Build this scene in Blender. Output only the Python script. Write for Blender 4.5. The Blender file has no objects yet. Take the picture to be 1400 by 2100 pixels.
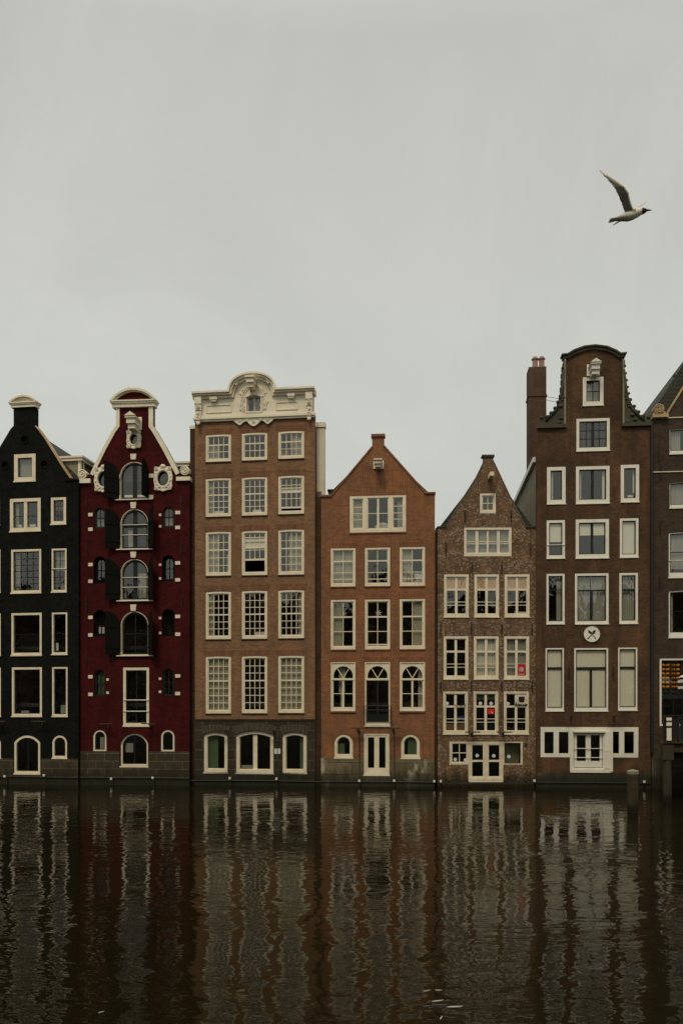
import bpy, bmesh, math, random
from mathutils import Vector
from mathutils.geometry import tessellate_polygon

random.seed(7)
scene = bpy.context.scene
COL = scene.collection
# ------------------------------------------------------------------ camera constants
FPX, CX, HY, CAMH = 1755.0, 700.0, 1460.0, 3.9      # focal length in photo px, principal column, horizon row, eye height
PXM = 39.0                                         # photo px per metre on the facades

# ------------------------------------------------------------------ node helpers
class NT:
    def __init__(s, name):
        s.m = bpy.data.materials.new(name); s.m.use_nodes = True
        s.t = s.m.node_tree; s.n = s.t.nodes; s.n.clear()
        s.out = s.n.new('ShaderNodeOutputMaterial')
    def new(s, ty, **kw):
        nd = s.n.new(ty)
        for k, v in kw.items(): setattr(nd, k, v)
        return nd
    def put(s, sock, v):
        if v is None: return
        if hasattr(v, 'is_linked'): s.t.links.new(v, sock)
        elif isinstance(v, (tuple, list)) and len(v) == 3 and sock.type == 'RGBA': sock.default_value = (*v, 1)
        else: sock.default_value = v
    def math(s, op, a, b=None, c=None, clamp=False):
        nd = s.new('ShaderNodeMath', operation=op, use_clamp=clamp)
        for i, v in enumerate((a, b, c)): s.put(nd.inputs[i], v)
        return nd.outputs[0]
    def mix(s, f, a, b, mode='MIX'):
        nd = s.new('ShaderNodeMix', data_type='RGBA', blend_type=mode)
        s.put(nd.inputs[0], f); s.put(nd.inputs[6], a); s.put(nd.inputs[7], b)
        return nd.outputs[2]
    def coord(s):
        return s.new('ShaderNodeTexCoord').outputs['Object']
    def xyz(s, v):
        nd = s.new('ShaderNodeSeparateXYZ'); s.put(nd.inputs[0], v); return nd.outputs
    def comb(s, x, y, z=0.0):
        nd = s.new('ShaderNodeCombineXYZ')
        for i, v in enumerate((x, y, z)): s.put(nd.inputs[i], v)
        return nd.outputs[0]
    def noise(s, v, scale, detail=3.0, rough=.55, dist=0.0):
        nd = s.new('ShaderNodeTexNoise'); s.put(nd.inputs['Vector'], v)
        nd.inputs['Scale'].default_value = scale; nd.inputs['Detail'].default_value = detail
        nd.inputs['Roughness'].default_value = rough; nd.inputs['Distortion'].default_value = dist
        return nd.outputs['Fac']
    def scale(s, v, x, y, z):
        nd = s.new('ShaderNodeVectorMath', operation='MULTIPLY'); s.put(nd.inputs[0], v)
        nd.inputs[1].default_value = (x, y, z); return nd.outputs[0]
    def ramp(s, f, stops, interp='LINEAR'):
        nd = s.new('ShaderNodeValToRGB'); s.put(nd.inputs[0], f); cr = nd.color_ramp; cr.interpolation = interp
        while len(cr.elements) < len(stops): cr.elements.new(.5)
        for e, (p, c) in zip(cr.elements, stops):
            e.position = p; e.color = (*c, 1) if len(c) == 3 else c
        return nd.outputs[0]
    def maprange(s, v, a, b, c=0.0, d=1.0):
        nd = s.new('ShaderNodeMapRange'); s.put(nd.inputs[0], v)
        for i, q in enumerate((a, b, c, d)): nd.inputs[i+1].default_value = q
        return nd.outputs[0]
    def bump(s, h, strength=.3, dist=.01):
        nd = s.new('ShaderNodeBump'); s.put(nd.inputs['Height'], h)
        nd.inputs['Strength'].default_value = strength; nd.inputs['Distance'].default_value = dist
        return nd.outputs[0]
    def bsdf(s, col, rough=.8, normal=None, spec=.3):
        nd = s.new('ShaderNodeBsdfPrincipled'); s.put(nd.inputs['Base Color'], col); s.put(nd.inputs['Roughness'], rough)
        nd.inputs['Specular IOR Level'].default_value = spec
        if normal is not None: s.put(nd.inputs['Normal'], normal)
        s.t.links.new(nd.outputs[0], s.out.inputs[0]); return nd

def lin(r, g, b):
    f = lambda c: (c/255)/12.92 if c <= 10 else (((c/255)+.055)/1.055)**2.4
    return (f(r), f(g), f(b))

def paint(name, col, rough=.55, dirt=.35, dcol=None, spec=.3):
    k = NT(name); c = k.coord()
    n1 = k.noise(c, 1.6, 5, .65); n2 = k.noise(k.scale(c, 9, 9, 2.2), 1.0, 4, .7)
    f = k.math('MULTIPLY', k.maprange(n1, .42, .75), dirt)
    d = dcol or tuple(x*.55 for x in col)
    a = k.mix(f, col, d)
    a = k.mix(k.math('MULTIPLY', k.maprange(n2, .55, .8), dirt*.8), a, d)
    k.bsdf(a, rough, k.bump(n2, .12, .006), spec=spec); return k.m

def brick(name, cols, mortar, soot, bw=.21, bh=.066, mw=.014, sootf=.5, patch=None, patchf=.5, white=0.0, algae=True, mortf=.75, zfade=None):
    k = NT(name); c = k.coord(); x, y, z = k.xyz(c)
    u = k.math('ADD', x, y)
    wob = k.noise(c, 2.2, 2)
    zz = k.math('ADD', z, k.math('MULTIPLY', wob, .008))
    rz = k.math('DIVIDE', zz, bh); row = k.math('FLOOR', rz)
    cx = k.math('ADD', k.math('DIVIDE', u, bw), k.math('MULTIPLY', k.math('FLOORED_MODULO', row, 2.0), .5))
    colm = k.math('FLOOR', cx)
    mx = k.math('GREATER_THAN', k.math('FRACT', cx), mw/bw); mz = k.math('GREATER_THAN', k.math('FRACT', rz), mw/bh)
    face = k.math('MULTIPLY', mx, mz)
    wn = k.new('ShaderNodeTexWhiteNoise', noise_dimensions='2D'); k.put(wn.inputs['Vector'], k.comb(colm, row))
    r = wn.outputs['Value']
    base = k.ramp(r, [(i/(len(cols)-1), q) for i, q in enumerate(cols)])
    n1 = k.noise(c, .45, 5, .62); n2 = k.noise(k.scale(c, 1.1, 1.1, .35), 1.0, 4, .6); n3 = k.noise(c, 14, 3, .7)
    if patch: base = k.mix(k.math('MULTIPLY', k.maprange(n2, .45, .68), patchf), base, patch)
    base = k.mix(k.math('MULTIPLY', k.maprange(n1, .44, .66), sootf), base, soot)
    m1 = k.noise(c, 1.7, 6, .7); base = k.mix(k.math('MULTIPLY', k.maprange(m1, .5, .62), .58), base, soot)
    base = k.mix(k.math('MULTIPLY', k.maprange(k.noise(c, 2.6, 4, .6, .4), .56, .66), .35), base, cols[-1])
    drip = k.noise(k.scale(c, 3.1, 3.1, .22), 1.0, 5, .7)
    base = k.mix(k.math('MULTIPLY', k.maprange(drip, .48, .66), .5), base, soot)
    base = k.mix(k.math('MULTIPLY', k.maprange(k.noise(c, 5.5, 4, .7), .55, .72), .35), base, mortar)
    base = k.mix(k.math('MULTIPLY', k.maprange(n3, .35, .75), .35), base, soot)
    if white:
        ch = k.math('FLOOR', k.math('MULTIPLY', cx, 2.0)); wn2 = k.new('ShaderNodeTexWhiteNoise', noise_dimensions='3D'); k.put(wn2.inputs['Vector'], k.comb(ch, row, 3.7))
        nw = k.noise(c, 1.1, 6, .72)
        thr = k.maprange(nw, .36, .66, 1.02, 1.0-white)
        if zfade: thr = k.math('ADD', thr, k.math('MULTIPLY', k.maprange(z, zfade[0], zfade[1]), .17))
        wm = k.math('GREATER_THAN', wn2.outputs['Value'], thr)
        wm = k.math('MULTIPLY', wm, k.maprange(k.noise(c, 17, 4, .7), .40, .56))
        base = k.mix(k.math('MULTIPLY', wm, .62), base, (.43, .36, .265))
    base = k.mix(k.math('MULTIPLY', k.math('SUBTRACT', 1.0, face), mortf), base, mortar)
    if algae:
        am = k.maprange(k.math('ADD', z, k.math('MULTIPLY', k.noise(k.scale(c, 1.6, 1.6, .8), 1.0, 6, .75), -1.7)), -.55, .1, 1.0, 0.0)
        base = k.mix(k.math('MULTIPLY', am, .85), base, (.016, .017, .009))
    h = k.math('ADD', k.math('MULTIPLY', face, .8), k.math('MULTIPLY', r, .4))
    k.bsdf(base, .9, k.bump(h, .45, .008), spec=.07); return k.m

def stone(name, c1, c2, joint, bw=1.0, bh=.42, stain=None, stainf=.5, zoff=0.0):
    k = NT(name); c = k.coord(); x, y, z = k.xyz(c)
    bt = k.new('ShaderNodeTexBrick'); k.put(bt.inputs['Vector'], k.comb(k.math('ADD', x, y), k.math('ADD', z, zoff)))
    bt.inputs['Scale'].default_value = 1.0; bt.inputs['Brick Width'].default_value = bw; bt.inputs['Row Height'].default_value = bh
    bt.inputs['Mortar Size'].default_value = .018; bt.inputs['Mortar Smooth'].default_value = .2
    k.put(bt.inputs['Color1'], c1); k.put(bt.inputs['Color2'], c2); k.put(bt.inputs['Mortar'], joint)
    n = k.noise(c, 2.5, 6, .7); n2 = k.noise(k.scale(c, 1, 1, .6), .9, 5, .7)
    a = k.mix(k.maprange(n, .3, .75, 0, .55), bt.outputs['Color'], tuple(q*.45 for q in c1))
    if stain: a = k.mix(k.math('MULTIPLY', k.maprange(n2, .56, .66), stainf), a, stain)
    am = k.maprange(k.math('ADD', z, k.math('MULTIPLY', k.noise(k.scale(c, 1.6, 1.6, .8), 1.0, 6, .75), -1.7)), -.55, .15, 1.0, 0.0)
    a = k.mix(k.math('MULTIPLY', am, .85), a, (.016, .017, .009))
    k.bsdf(a, .85, k.bump(k.math('ADD', n, bt.outputs['Fac']), .35, .01), spec=.2); return k.m

def cloth(name, col, folds=9.0, amt=.35):
    k = NT(name); c = k.coord(); n = k.noise(k.scale(c, folds, 1, .6), 1.0, 3, .6)
    k.bsdf(k.mix(k.maprange(n, .35, .7, 0, amt), col, tuple(q*.5 for q in col)), .95, spec=.05); return k.m

def glass_mat():
    k = NT('window_glass'); c = k.coord()
    n = k.noise(k.scale(c, 1, 1, .7), 1.9, 2, .5)
    nrm = k.bump(n, .22, .05)
    ge = k.new('ShaderNodeNewGeometry'); dt = k.new('ShaderNodeVectorMath', operation='DOT_PRODUCT'); k.put(dt.inputs[0], ge.outputs['Incoming']); k.put(dt.inputs[1], ge.outputs['Normal'])
    q = k.math('POWER', k.math('SUBTRACT', 1.0, k.math('ABSOLUTE', dt.outputs['Value'])), 5.0)
    fr = k.math('ADD', .11, k.math('MULTIPLY', q, .89))
    tr = k.new('ShaderNodeBsdfTransparent'); tr.inputs[0].default_value = (.87, .87, .82, 1)
    gl = k.new('ShaderNodeBsdfGlossy'); gl.inputs['Roughness'].default_value = .03; k.put(gl.inputs['Normal'], nrm)
    gl.inputs['Color'].default_value = (1, .98, .92, 1)
    mx = k.new('ShaderNodeMixShader'); k.t.links.new(fr, mx.inputs[0])
    k.t.links.new(tr.outputs[0], mx.inputs[1]); k.t.links.new(gl.outputs[0], mx.inputs[2])
    k.t.links.new(mx.outputs[0], k.out.inputs[0]); return k.m

def roof_mat():
    k = NT('clay_roof_tiles'); c = k.coord(); x, y, z = k.xyz(c)
    bt = k.new('ShaderNodeTexBrick'); k.put(bt.inputs['Vector'], k.comb(y, z))
    bt.inputs['Scale'].default_value = 1; bt.inputs['Brick Width'].default_value = .25; bt.inputs['Row Height'].default_value = .22
    bt.inputs['Mortar Size'].default_value = .03
    k.put(bt.inputs['Color1'], (.030, .027, .022)); k.put(bt.inputs['Color2'], (.045, .037, .029)); k.put(bt.inputs['Mortar'], (.008, .012, .011))
    k.bsdf(k.mix(k.maprange(k.noise(c, 1.3, 4), .4, .7, 0, .5), bt.outputs['Color'], (.05, .055, .035)), .8, k.bump(bt.outputs['Fac'], .6, .03)); return k.m

CREAM = (.76, .675, .50)
M = {
 'cream': paint('cream_paint', CREAM, .5, .42, (.40, .32, .20)),
 'creamdirty': paint('weathered_cream_paint', (.70, .62, .45), .6, .55, (.25, .17, .08)),
 'white': paint('white_paint', (.74, .70, .60), .5, .22, (.40, .35, .25)),
 'bright': paint('grey_white_paint', (.76, .72, .61), .5, .3, (.38, .34, .24)),
 'stonecream': paint('painted_sandstone', (.78, .71, .55), .7, .28, (.33, .27, .17)),
 'darkgreen': paint('black_green_paint', (.010, .012, .010), .5, .2), 'shut': paint('shutter_black_paint', (.0085, .0085, .0065), .9, .3, spec=.06),
 'black': paint('black_iron', (.014, .014, .013), .5, .2),
 'iron': paint('rusted_iron', (.045, .032, .024), .7, .5, (.09, .045, .02)),
 'glass': glass_mat(), 'roof': roof_mat(),
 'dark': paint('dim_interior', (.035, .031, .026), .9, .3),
 'cur_green': cloth('sage_curtain', (.50, .48, .37)), 'cur_grey': cloth('grey_net_curtain', (.40, .40, .36), 7),
 'cur_white': cloth('white_curtain', (.74, .73, .66), 5, .2), 'cur_dkgreen': cloth('green_curtain', (.13, .19, .11)),
 'bl_cream': cloth('cream_blind', (.88, .84, .70), .3, .12), 'bl_tan': cloth('tan_blind', (.66, .42, .24), .4, .15),
 'bl_white': cloth('white_blind', (.85, .82, .72), .3, .1), 'warm': paint('brown_furniture', (.16, .085, .04), .7, .3),
 'plaster': paint('pale_plaster', (.66, .575, .43), .9, .4), 'plasterdark': paint('grey_render', (.25, .225, .155), .95, .7, (.11, .10, .065)),
 'red': paint('red_poster_paper', (.42, .012, .014), .6, .1), 'scarlet': paint('red_sign_face', (.62, .02, .018), .5, .1),
 'paper': paint('pale_paper', (.62, .62, .58), .6, .1), 'blue': paint('blue_strip', (.05, .06, .5), .5, .1),
 'lead': paint('lead_flashing', (.12, .115, .095), .7, .4), 'mossy': paint('mossy_stone', (.072, .066, .042), .95, .8, (.03, .034, .014)),
 'terracotta': paint('terracotta_pot', (.34, .21, .16), .85, .4), 'goldstone': paint('ochre_stone', (.46, .33, .18), .8, .6, (.2, .12, .05)),
 'cheese': paint('orange_cheese_rind', (.75, .27, .03), .5, .25), 'shelf': paint('dark_wood_shelf', (.05, .025, .012), .7, .3),
 'concrete': paint('quay_stone', (.2, .19, .17), .9, .5),
 'feather_white': paint('white_feathers', (.74, .70, .60), .9, .1), 'feather_grey': paint('grey_wing_feathers', (.20, .19, .155), .9, .3),
 'feather_pale': paint('pale_leading_feathers', (.62, .55, .42), .9, .1), 'feather_dark': paint('brown_hood_feathers', (.045, .035, .028), .9, .1),
 'b1': brick('black_painted_brick', [(.0070, .0074, .0062), (.0105, .011, .009), (.0165, .017, .0135)], (.006, .0064, .0055), (.0045, .005, .0042), mortf=.5, patch=(.017, .0165, .0125), patchf=.4),
 'b2': brick('oxblood_painted_brick', [(.052, .0075, .0075), (.068, .009, .009), (.084, .0125, .0115)], (.052, .007, .0075), (.026, .006, .0055), mortf=.6, sootf=.6, patch=(.092, .016, .0135), patchf=.35),
 'b3': brick('brown_brick', [(.15, .074, .036), (.235, .115, .056), (.31, .162, .080), (.205, .108, .058)], (.27, .19, .125), (.105, .060, .033), patch=(.29, .125, .055), patchf=.6, sootf=.4),
 'b3v': brick('rusty_upright_brick', [(.15, .062, .032), (.22, .088, .042), (.27, .11, .05)], (.22, .16, .11), (.085, .045, .027), bw=.075, bh=.30, patch=(.28, .10, .042), patchf=.5),
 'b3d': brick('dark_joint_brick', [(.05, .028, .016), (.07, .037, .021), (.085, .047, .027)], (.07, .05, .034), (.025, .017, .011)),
 'b4': brick('orange_red_brick', [(.17, .062, .025), (.25, .088, .033), (.33, .125, .047), (.21, .095, .048)], (.30, .20, .125), (.10, .048, .027), patch=(.37, .118, .036), patchf=.55, sootf=.48),
 'b4v': brick('orange_upright_brick', [(.19, .064, .026), (.26, .085, .032), (.31, .105, .042)], (.26, .17, .10), (.10, .046, .025), bw=.075, bh=.30),
 'b5': brick('weathered_brown_brick', [(.12, .066, .036), (.175, .095, .052), (.235, .136, .076)], (.21, .155, .10), (.052, .030, .018), white=.5, sootf=.5, zfade=(13.5, 15.5)),
 'b6': brick('dark_brown_brick', [(.058, .032, .018), (.092, .049, .027), (.13, .070, .038), (.08, .047, .030)], (.105, .076, .050), (.030, .020, .013), patch=(.20, .092, .038), patchf=.75, sootf=.75),
 'b7': brick('grey_brown_brick', [(.045, .031, .021), (.066, .044, .030), (.09, .061, .043)], (.085, .066, .048), (.026, .019, .014), sootf=.5),
 'bchim': brick('chimney_brick', [(.065, .036, .025), (.10, .052, .034), (.14, .074, .05)], (.14, .10, .075), (.05, .03, .022), patch=(.2, .11, .08), algae=False),
 's1': stone('brown_plinth_stone', (.050, .038, .022), (.070, .053, .032), (.15, .12, .08), .95, .42, (.03, .024, .014), .6),
 's3': stone('dark_bluestone', (.034, .028, .018), (.055, .044, .027), (.125, .105, .074), 1.15, .52, (.026, .026, .014), .5, zoff=.2), 's3v': stone('bluestone_voussoir', (.075, .06, .04), (.105, .085, .057), (.13, .11, .08), 5, 5),
 's4': stone('stained_sandstone', (.135, .108, .058), (.20, .16, .09), (.07, .055, .032), 1.4, .62, (.46, .40, .29), .85),
 's6': stone('mossy_base_stone', (.06, .052, .032), (.075, .062, .038), (.035, .03, .02), 1.2, .5, (.16, .13, .09), .5),
}

# ------------------------------------------------------------------ mesh helpers
def link(name, bm, mat, parent=None, smooth=False):
    me = bpy.data.meshes.new(name)
    bmesh.ops.recalc_face_normals(bm, faces=bm.faces)
    bm.to_mesh(me); bm.free()
    if smooth:
        for p in me.polygons: p.use_smooth = True
    for m_ in (mat if isinstance(mat, (list, tuple)) else [mat]): me.materials.append(m_)
    o = bpy.data.objects.new(name, me); COL.objects.link(o)
    if parent: o.parent = parent
    return o
def tag(o, label=None, cat=None, group=None, kind=None):
    if label: o['label'] = label
    if cat: o['category'] = cat
    if group: o['group'] = group
    if kind: o['kind'] = kind
    return o
def empty(name, loc, rz=0.0):
    o = bpy.data.objects.new(name, None); COL.objects.link(o); o.location = loc; o.rotation_euler = (0, 0, rz)
    o.empty_display_size = .3; return o
def box(bm, x0, x1, y0, y1, z0, z1):
    v = [bm.verts.new(p) for p in ((x0,y0,z0),(x1,y0,z0),(x1,y1,z0),(x0,y1,z0),(x0,y0,z1),(x1,y0,z1),(x1,y1,z1),(x0,y1,z1))]
    for f in ((0,1,2,3),(4,7,6,5),(0,4,5,1),(1,5,6,2),(2,6,7,3),(3,7,4,0)): bm.faces.new([v[i] for i in f])
def plate(bm, outline, holes, y0, y1):
    loops = [outline]+list(holes); flat = [p for l in loops for p in l]
    tris = tessellate_polygon([[Vector((p[0], p[1], 0)) for p in l] for l in loops])
    a = [bm.verts.new((p[0], y0, p[1])) for p in flat]; b = [bm.verts.new((p[0], y1, p[1])) for p in flat]
    for t in tris:
        try: bm.faces.new([a[i] for i in t]); bm.faces.new([b[i] for i in reversed(t)])
        except ValueError: pass
    i0 = 0
    for l in loops:
        n = len(l)
        for i in range(n):
            j = (i+1) % n
            try: bm.faces.new((a[i0+i], a[i0+j], b[i0+j], b[i0+i]))
            except ValueError: pass
        i0 += n
def ring(bm, A, B, y0, y1):
    n = len(A)
    a0 = [bm.verts.new((p[0], y0, p[1])) for p in A]; a1 = [bm.verts.new((p[0], y1, p[1])) for p in A]
    b0 = [bm.verts.new((p[0], y0, p[1])) for p in B]; b1 = [bm.verts.new((p[0], y1, p[1])) for p in B]
    for i in range(n):
        j = (i+1) % n
        bm.faces.new((a0[i], a0[j], b0[j], b0[i])); bm.faces.new((a1[i], b1[i], b1[j], a1[j]))
        bm.faces.new((a0[i], a1[i], a1[j], a0[j])); bm.faces.new((b0[i], b0[j], b1[j], b1[i]))
def strip(bm, pts, w, y0, y1):
    """band along a polyline, thickness w to the right of travel"""
    n = len(pts); P = [Vector(p) for p in pts]; inn = []
    for i in range(n):
        d1 = (P[i]-P[i-1]).normalized() if i > 0 else None
        d2 = (P[i+1]-P[i]).normalized() if i < n-1 else None
        d1 = d1 or d2; d2 = d2 or d1
        n1 = Vector((d1.y, -d1.x)); n2 = Vector((d2.y, -d2.x)); m = (n1+n2).normalized()
        k = w/max(.45, m.dot(n1)); inn.append(P[i]+m*k)
    for i in range(n-1):
        q = [P[i], P[i+1], inn[i+1], inn[i]]
        a = [bm.verts.new((p.x, y0, p.y)) for p in q]; b = [bm.verts.new((p.x, y1, p.y)) for p in q]
        bm.faces.new(a); bm.faces.new(b[::-1])
        for t in range(4):
            s = (t+1) % 4; bm.faces.new((a[t], a[s], b[s], b[t]))
def tube(bm, pts, r, seg=8, cap=True):
    P = [Vector(p) for p in pts]; rings = []
    rr = r if isinstance(r, (list, tuple)) else [r]*len(P)
    for i, p in enumerate(P):
        d = (P[min(i+1, len(P)-1)]-P[max(i-1, 0)]).normalized()
        up = Vector((0, 0, 1)) if abs(d.z) < .9 else Vector((1, 0, 0))
        a = d.cross(up).normalized(); b = d.cross(a)
        rings.append([bm.verts.new(p+(a*math.cos(2*math.pi*k/seg)+b*math.sin(2*math.pi*k/seg))*rr[i]) for k in range(seg)])
    for i in range(len(rings)-1):
        for k in range(seg):
            l = (k+1) % seg; bm.faces.new((rings[i][k], rings[i][l], rings[i+1][l], rings[i+1][k]))
    if cap: bm.faces.new(rings[0]); bm.faces.new(rings[-1][::-1])
def ball(bm, c, r, seg=10, s=(1, 1, 1)):
    res = bmesh.ops.create_icosphere(bm, subdivisions=2, radius=r)
    for v in res['verts']: v.co = Vector((v.co.x*s[0], v.co.y*s[1], v.co.z*s[2]))+Vector(c)
def arch(u0, u1, v0, v1, rise, n=14):
    if rise <= 1e-4: return [(u0, v0), (u1, v0), (u1, v1), (u0, v1)]
    w = u1-u0; c = (u0+u1)/2; rise = min(rise, w/2)
    R = (w*w/4+rise*rise)/(2*rise); cy = v1-R; a = math.asin(min(1, w/2/R))
    return [(u0, v0), (u1, v0)]+[(c+R*math.sin(a-2*a*i/n), cy+R*math.cos(a-2*a*i/n)) for i in range(n+1)]
def ellipse(cu, cv, ru, rv, n=24): return [(cu+ru*math.cos(2*math.pi*i/n), cv+rv*math.sin(2*math.pi*i/n)) for i in range(n)]

# ------------------------------------------------------------------ houses: a facade plane each
class House:
    def __init__(s, label, xc, tan, dy=0.0):
        Xc = (xc-CX)/PXM; s.Xc = Xc; s.Y0 = 45-.08*Xc+dy; s.t = tan; s.xc = xc
        s.root = empty('canal_house', (Xc, s.Y0, 0), -math.atan(tan)); s.q = math.sqrt(1+tan*tan)
        tag(s.root, label, 'house', 'canal houses standing in a row in the water')
        s.holes = []
    def F(s, px, py):
        dx = (px-CX)/FPX; Y = (s.Y0+s.t*s.Xc)/(1+s.t*dx)
        return ((dx*Y-s.Xc)*s.q, CAMH+(HY-py)/FPX*Y)
    def Fd(s, px, py, d):
        dx = (px-CX)/FPX; Y = (s.Y0+d*s.q+s.t*s.Xc)/(1+s.t*dx); X = dx*Y
        return (((X-s.Xc)-s.t*(Y-s.Y0))/s.q, CAMH+(HY-py)/FPX*Y)
    def rect(s, x0, x1, y0, y1):
        xm, ym = (x0+x1)/2, (y0+y1)/2
        return s.F(x0, ym)[0], s.F(x1, ym)[0], s.F(xm, y1)[1], s.F(xm, y0)[1]
    def pts(s, L): return [s.F(*p) for p in L]
    def part(s, name, bm, mat, parent=None, smooth=False): return link(name, bm, mat, parent or s.root, smooth)
    def world(s, u, y, v):
        c, sn = math.cos(-math.atan(s.t)), math.sin(-math.atan(s.t))
        return (s.Xc+u*c-y*sn, s.Y0+u*sn+y*c, v)

def drape(bm, u0, u1, v0, v1, y, amp=.025, period=.11, v0b=None):
    n = max(4, int((u1-u0)/period*4)); prev = None
    for i in range(n+1):
        u = u0+(u1-u0)*i/n; yy = y+amp*math.sin(i*math.pi/2+random.random()*.6)
        q = (bm.verts.new((u, yy, v0)), bm.verts.new((u, yy, v1)))
        if prev: bm.faces.new((prev[0], q[0], q[1], prev[1]))
        prev = q

def window(h, x0, x1, y0, y1, fw=4.5, sw=2.0, rise=0.0, fm='cream', sm='cream', rec=.02, sdep=.05, cols=(), rows=(), bars=(),
           mt=.030, cur=(), sill='cream', name='window', hole=True, fdep=None, sillh=.07, label=None, vtop=None, parent=None, mb=0.0, sillw=.03, opened=None, cmull=()):
    """cols: (fraction, px width[, from, to]); rows: (fraction from the top, px width); bars: guard rails; cur: (material, u0, u1, v0, v1) fractions"""
    u0, u1, v0, v1 = h.rect(x0, x1, y0, y1); r = rise/PXM; W = u1-u0
    O = arch(u0, u1, v0, v1, r)
    if hole: h.holes.append(O)
    e = .0015; f = fw/PXM; fb = (fw+mb)/PXM; s_ = sw/PXM
    fd = fdep or (sdep+.09)
    A = arch(u0+e, u1-e, v0+e, v1-e, r*(W-2*e)/W)
    B = arch(u0+f, u1-f, v0+fb, v1-f, r*(W-2*f)/W)
    bm = bmesh.new(); ring(bm, A, B, rec, rec+fd)
    for fr, tw in cmull: uu_ = u0+W*fr; box(bm, uu_-tw/PXM/2, uu_+tw/PXM/2, rec+.02, rec+fd-.002, v0+fb-.01, v1-f+.01)
    w = h.part(name, bm, M[fm], parent)
    if label: w['label'] = label
    p0, p1, q0, q1 = u0+f, u1-f, v0+fb, v1-f; rr = r*(W-2*f)/W
    C = arch(p0+s_, p1-s_, q0+s_, q1-s_, rr*(p1-p0-2*s_)/(p1-p0))
    ys = rec+sdep; bm = bmesh.new(); ring(bm, arch(p0+e, p1-e, q0+e, q1-e, rr), C, ys, ys+.045)
    a0, a1, b0, b1 = p0+s_, p1-s_, q0+s_, q1-s_
    R_ = rr*(a1-a0)/(p1-p0)
    def top(u):
        if R_ < 1e-3: return b1
        c = (a0+a1)/2; hw = (a1-a0)/2; R = (hw*hw+R_*R_)/(2*R_); return b1-R+math.sqrt(max(0, R*R-(u-c)**2))
    for cdef in cols:
        fr, tw = cdef[0], cdef[1]/PXM; lo, hi = (cdef[2], cdef[3]) if len(cdef) > 2 else (0, 1)
        u = a0+(a1-a0)*fr; zt = min(top(u-tw/2), top(u+tw/2)) if lo <= 0 else b1-(b1-b0)*lo; zb = b1-(b1-b0)*hi
        box(bm, u-tw/2, u+tw/2, ys+.004, ys+.040, zb-.004, zt+.004)
    for fr, tw in rows:
        v = b1-(b1-b0)*fr; tw /= PXM; k = a0, a1
        if v > b1-R_:
            c = (a0+a1)/2; hw = (a1-a0)/2; R = (hw*hw+R_*R_)/(2*R_); d = math.sqrt(max(0, R*R-(v-(b1-R))**2)); k = c-d, c+d
        box(bm, k[0]-.003, k[1]+.003, ys+.002, ys+.043, v-tw/2, v+tw/2)
    h.part('sash', bm, M[sm], w)
    bm = bmesh.new(); g = arch(p0+.004, p1-.004, q0+.004 if opened is None else q1-(q1-q0)*opened, q1-.004, rr); yg = ys+.022
    bm.faces.new([bm.verts.new((a, yg, b)) for a, b in g]); h.part('pane', bm, M['glass'], w)
    for i, (fr, tw) in enumerate(bars):
        bm = bmesh.new(); v = b1-(b1-b0)*fr; tube(bm, [(u0+.02, rec-.03, v), (u1-.02, rec-.03, v)], tw/PXM/2, 6); h.part('guard_bar', bm, M['bright'], w)
    for c in cur:
        m_, c0, c1, d0, d1 = c[:5]; bm = bmesh.new()
        U0, U1 = p0+(p1-p0)*c0, p0+(p1-p0)*c1; V1, V0 = q1-(q1-q0)*d0, q1-(q1-q0)*d1
        if R_ > 1e-3:
            V1 = min(V1, top(min(max(U0, a0), a1)), top(min(max(U1, a0), a1))) if (c1-c0) < .6 and R_ > .15 else V1
        if m_.startswith('bl') or m_ in ('warm', 'paper', 'red', 'blue', 'scarlet'):
            box(bm, U0, U1, yg+.035, yg+.043, V0, V1); nm = 'blind' if m_.startswith('bl_') else 'interior_panel'
        else:
            drape(bm, U0, U1, V0, V1, yg+.11); nm = 'curtain'
        h.part(nm, bm, M[m_], w)
    if sill:
        bm = bmesh.new(); box(bm, u0-sillw, u1+sillw, -.05, rec+.06, v0-sillh, v0-.002); h.part('sill', bm, M[sill], w)
    return w

def shell(h, wallpx, mat, eaves_y, x0, x1, ridge=None, depth=11.0, thick=.30, side='plasterdark', roofmat='roof', flat=False):
    bm = bmesh.new(); plate(bm, h.pts(wallpx), h.holes, 0.0, thick); h.part('wall', bm, M[mat])
    u0 = h.F(x0, 1300)[0]+.03; u1 = h.F(x1, 1300)[0]-.03; ve = h.F((x0+x1)/2, eaves_y)[1]
    bm = bmesh.new()
    for a, b in ((u0, u0+.25), (u1-.25, u1)): box(bm, a, b, thick+.004, depth, -1.0, ve)
    box(bm, u0+.252, u1-.252, depth-.25, depth-.002, -1.0, ve); h.part('side_wall', bm, M[side])
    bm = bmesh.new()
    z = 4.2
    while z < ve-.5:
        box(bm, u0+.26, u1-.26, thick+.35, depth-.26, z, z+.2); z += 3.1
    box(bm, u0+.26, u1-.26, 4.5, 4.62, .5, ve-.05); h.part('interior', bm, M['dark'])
    bm = bmesh.new()
    if flat: box(bm, u0-.01, u1+.01, thick+.006, depth+.1, ve+.004, ve+.25)
    else:
        uc = h.F(ridge[0], ridge[1])[0]; vr = h.F(ridge[0], ridge[1])[1]
        A = [(u0-.015, ve+.004), (u1+.015, ve+.004), (uc, vr)]
        plate(bm, A, [], thick+.006, depth+.1)
    h.part('roof', bm, M[roofmat])
    return u0, u1, ve
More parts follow.
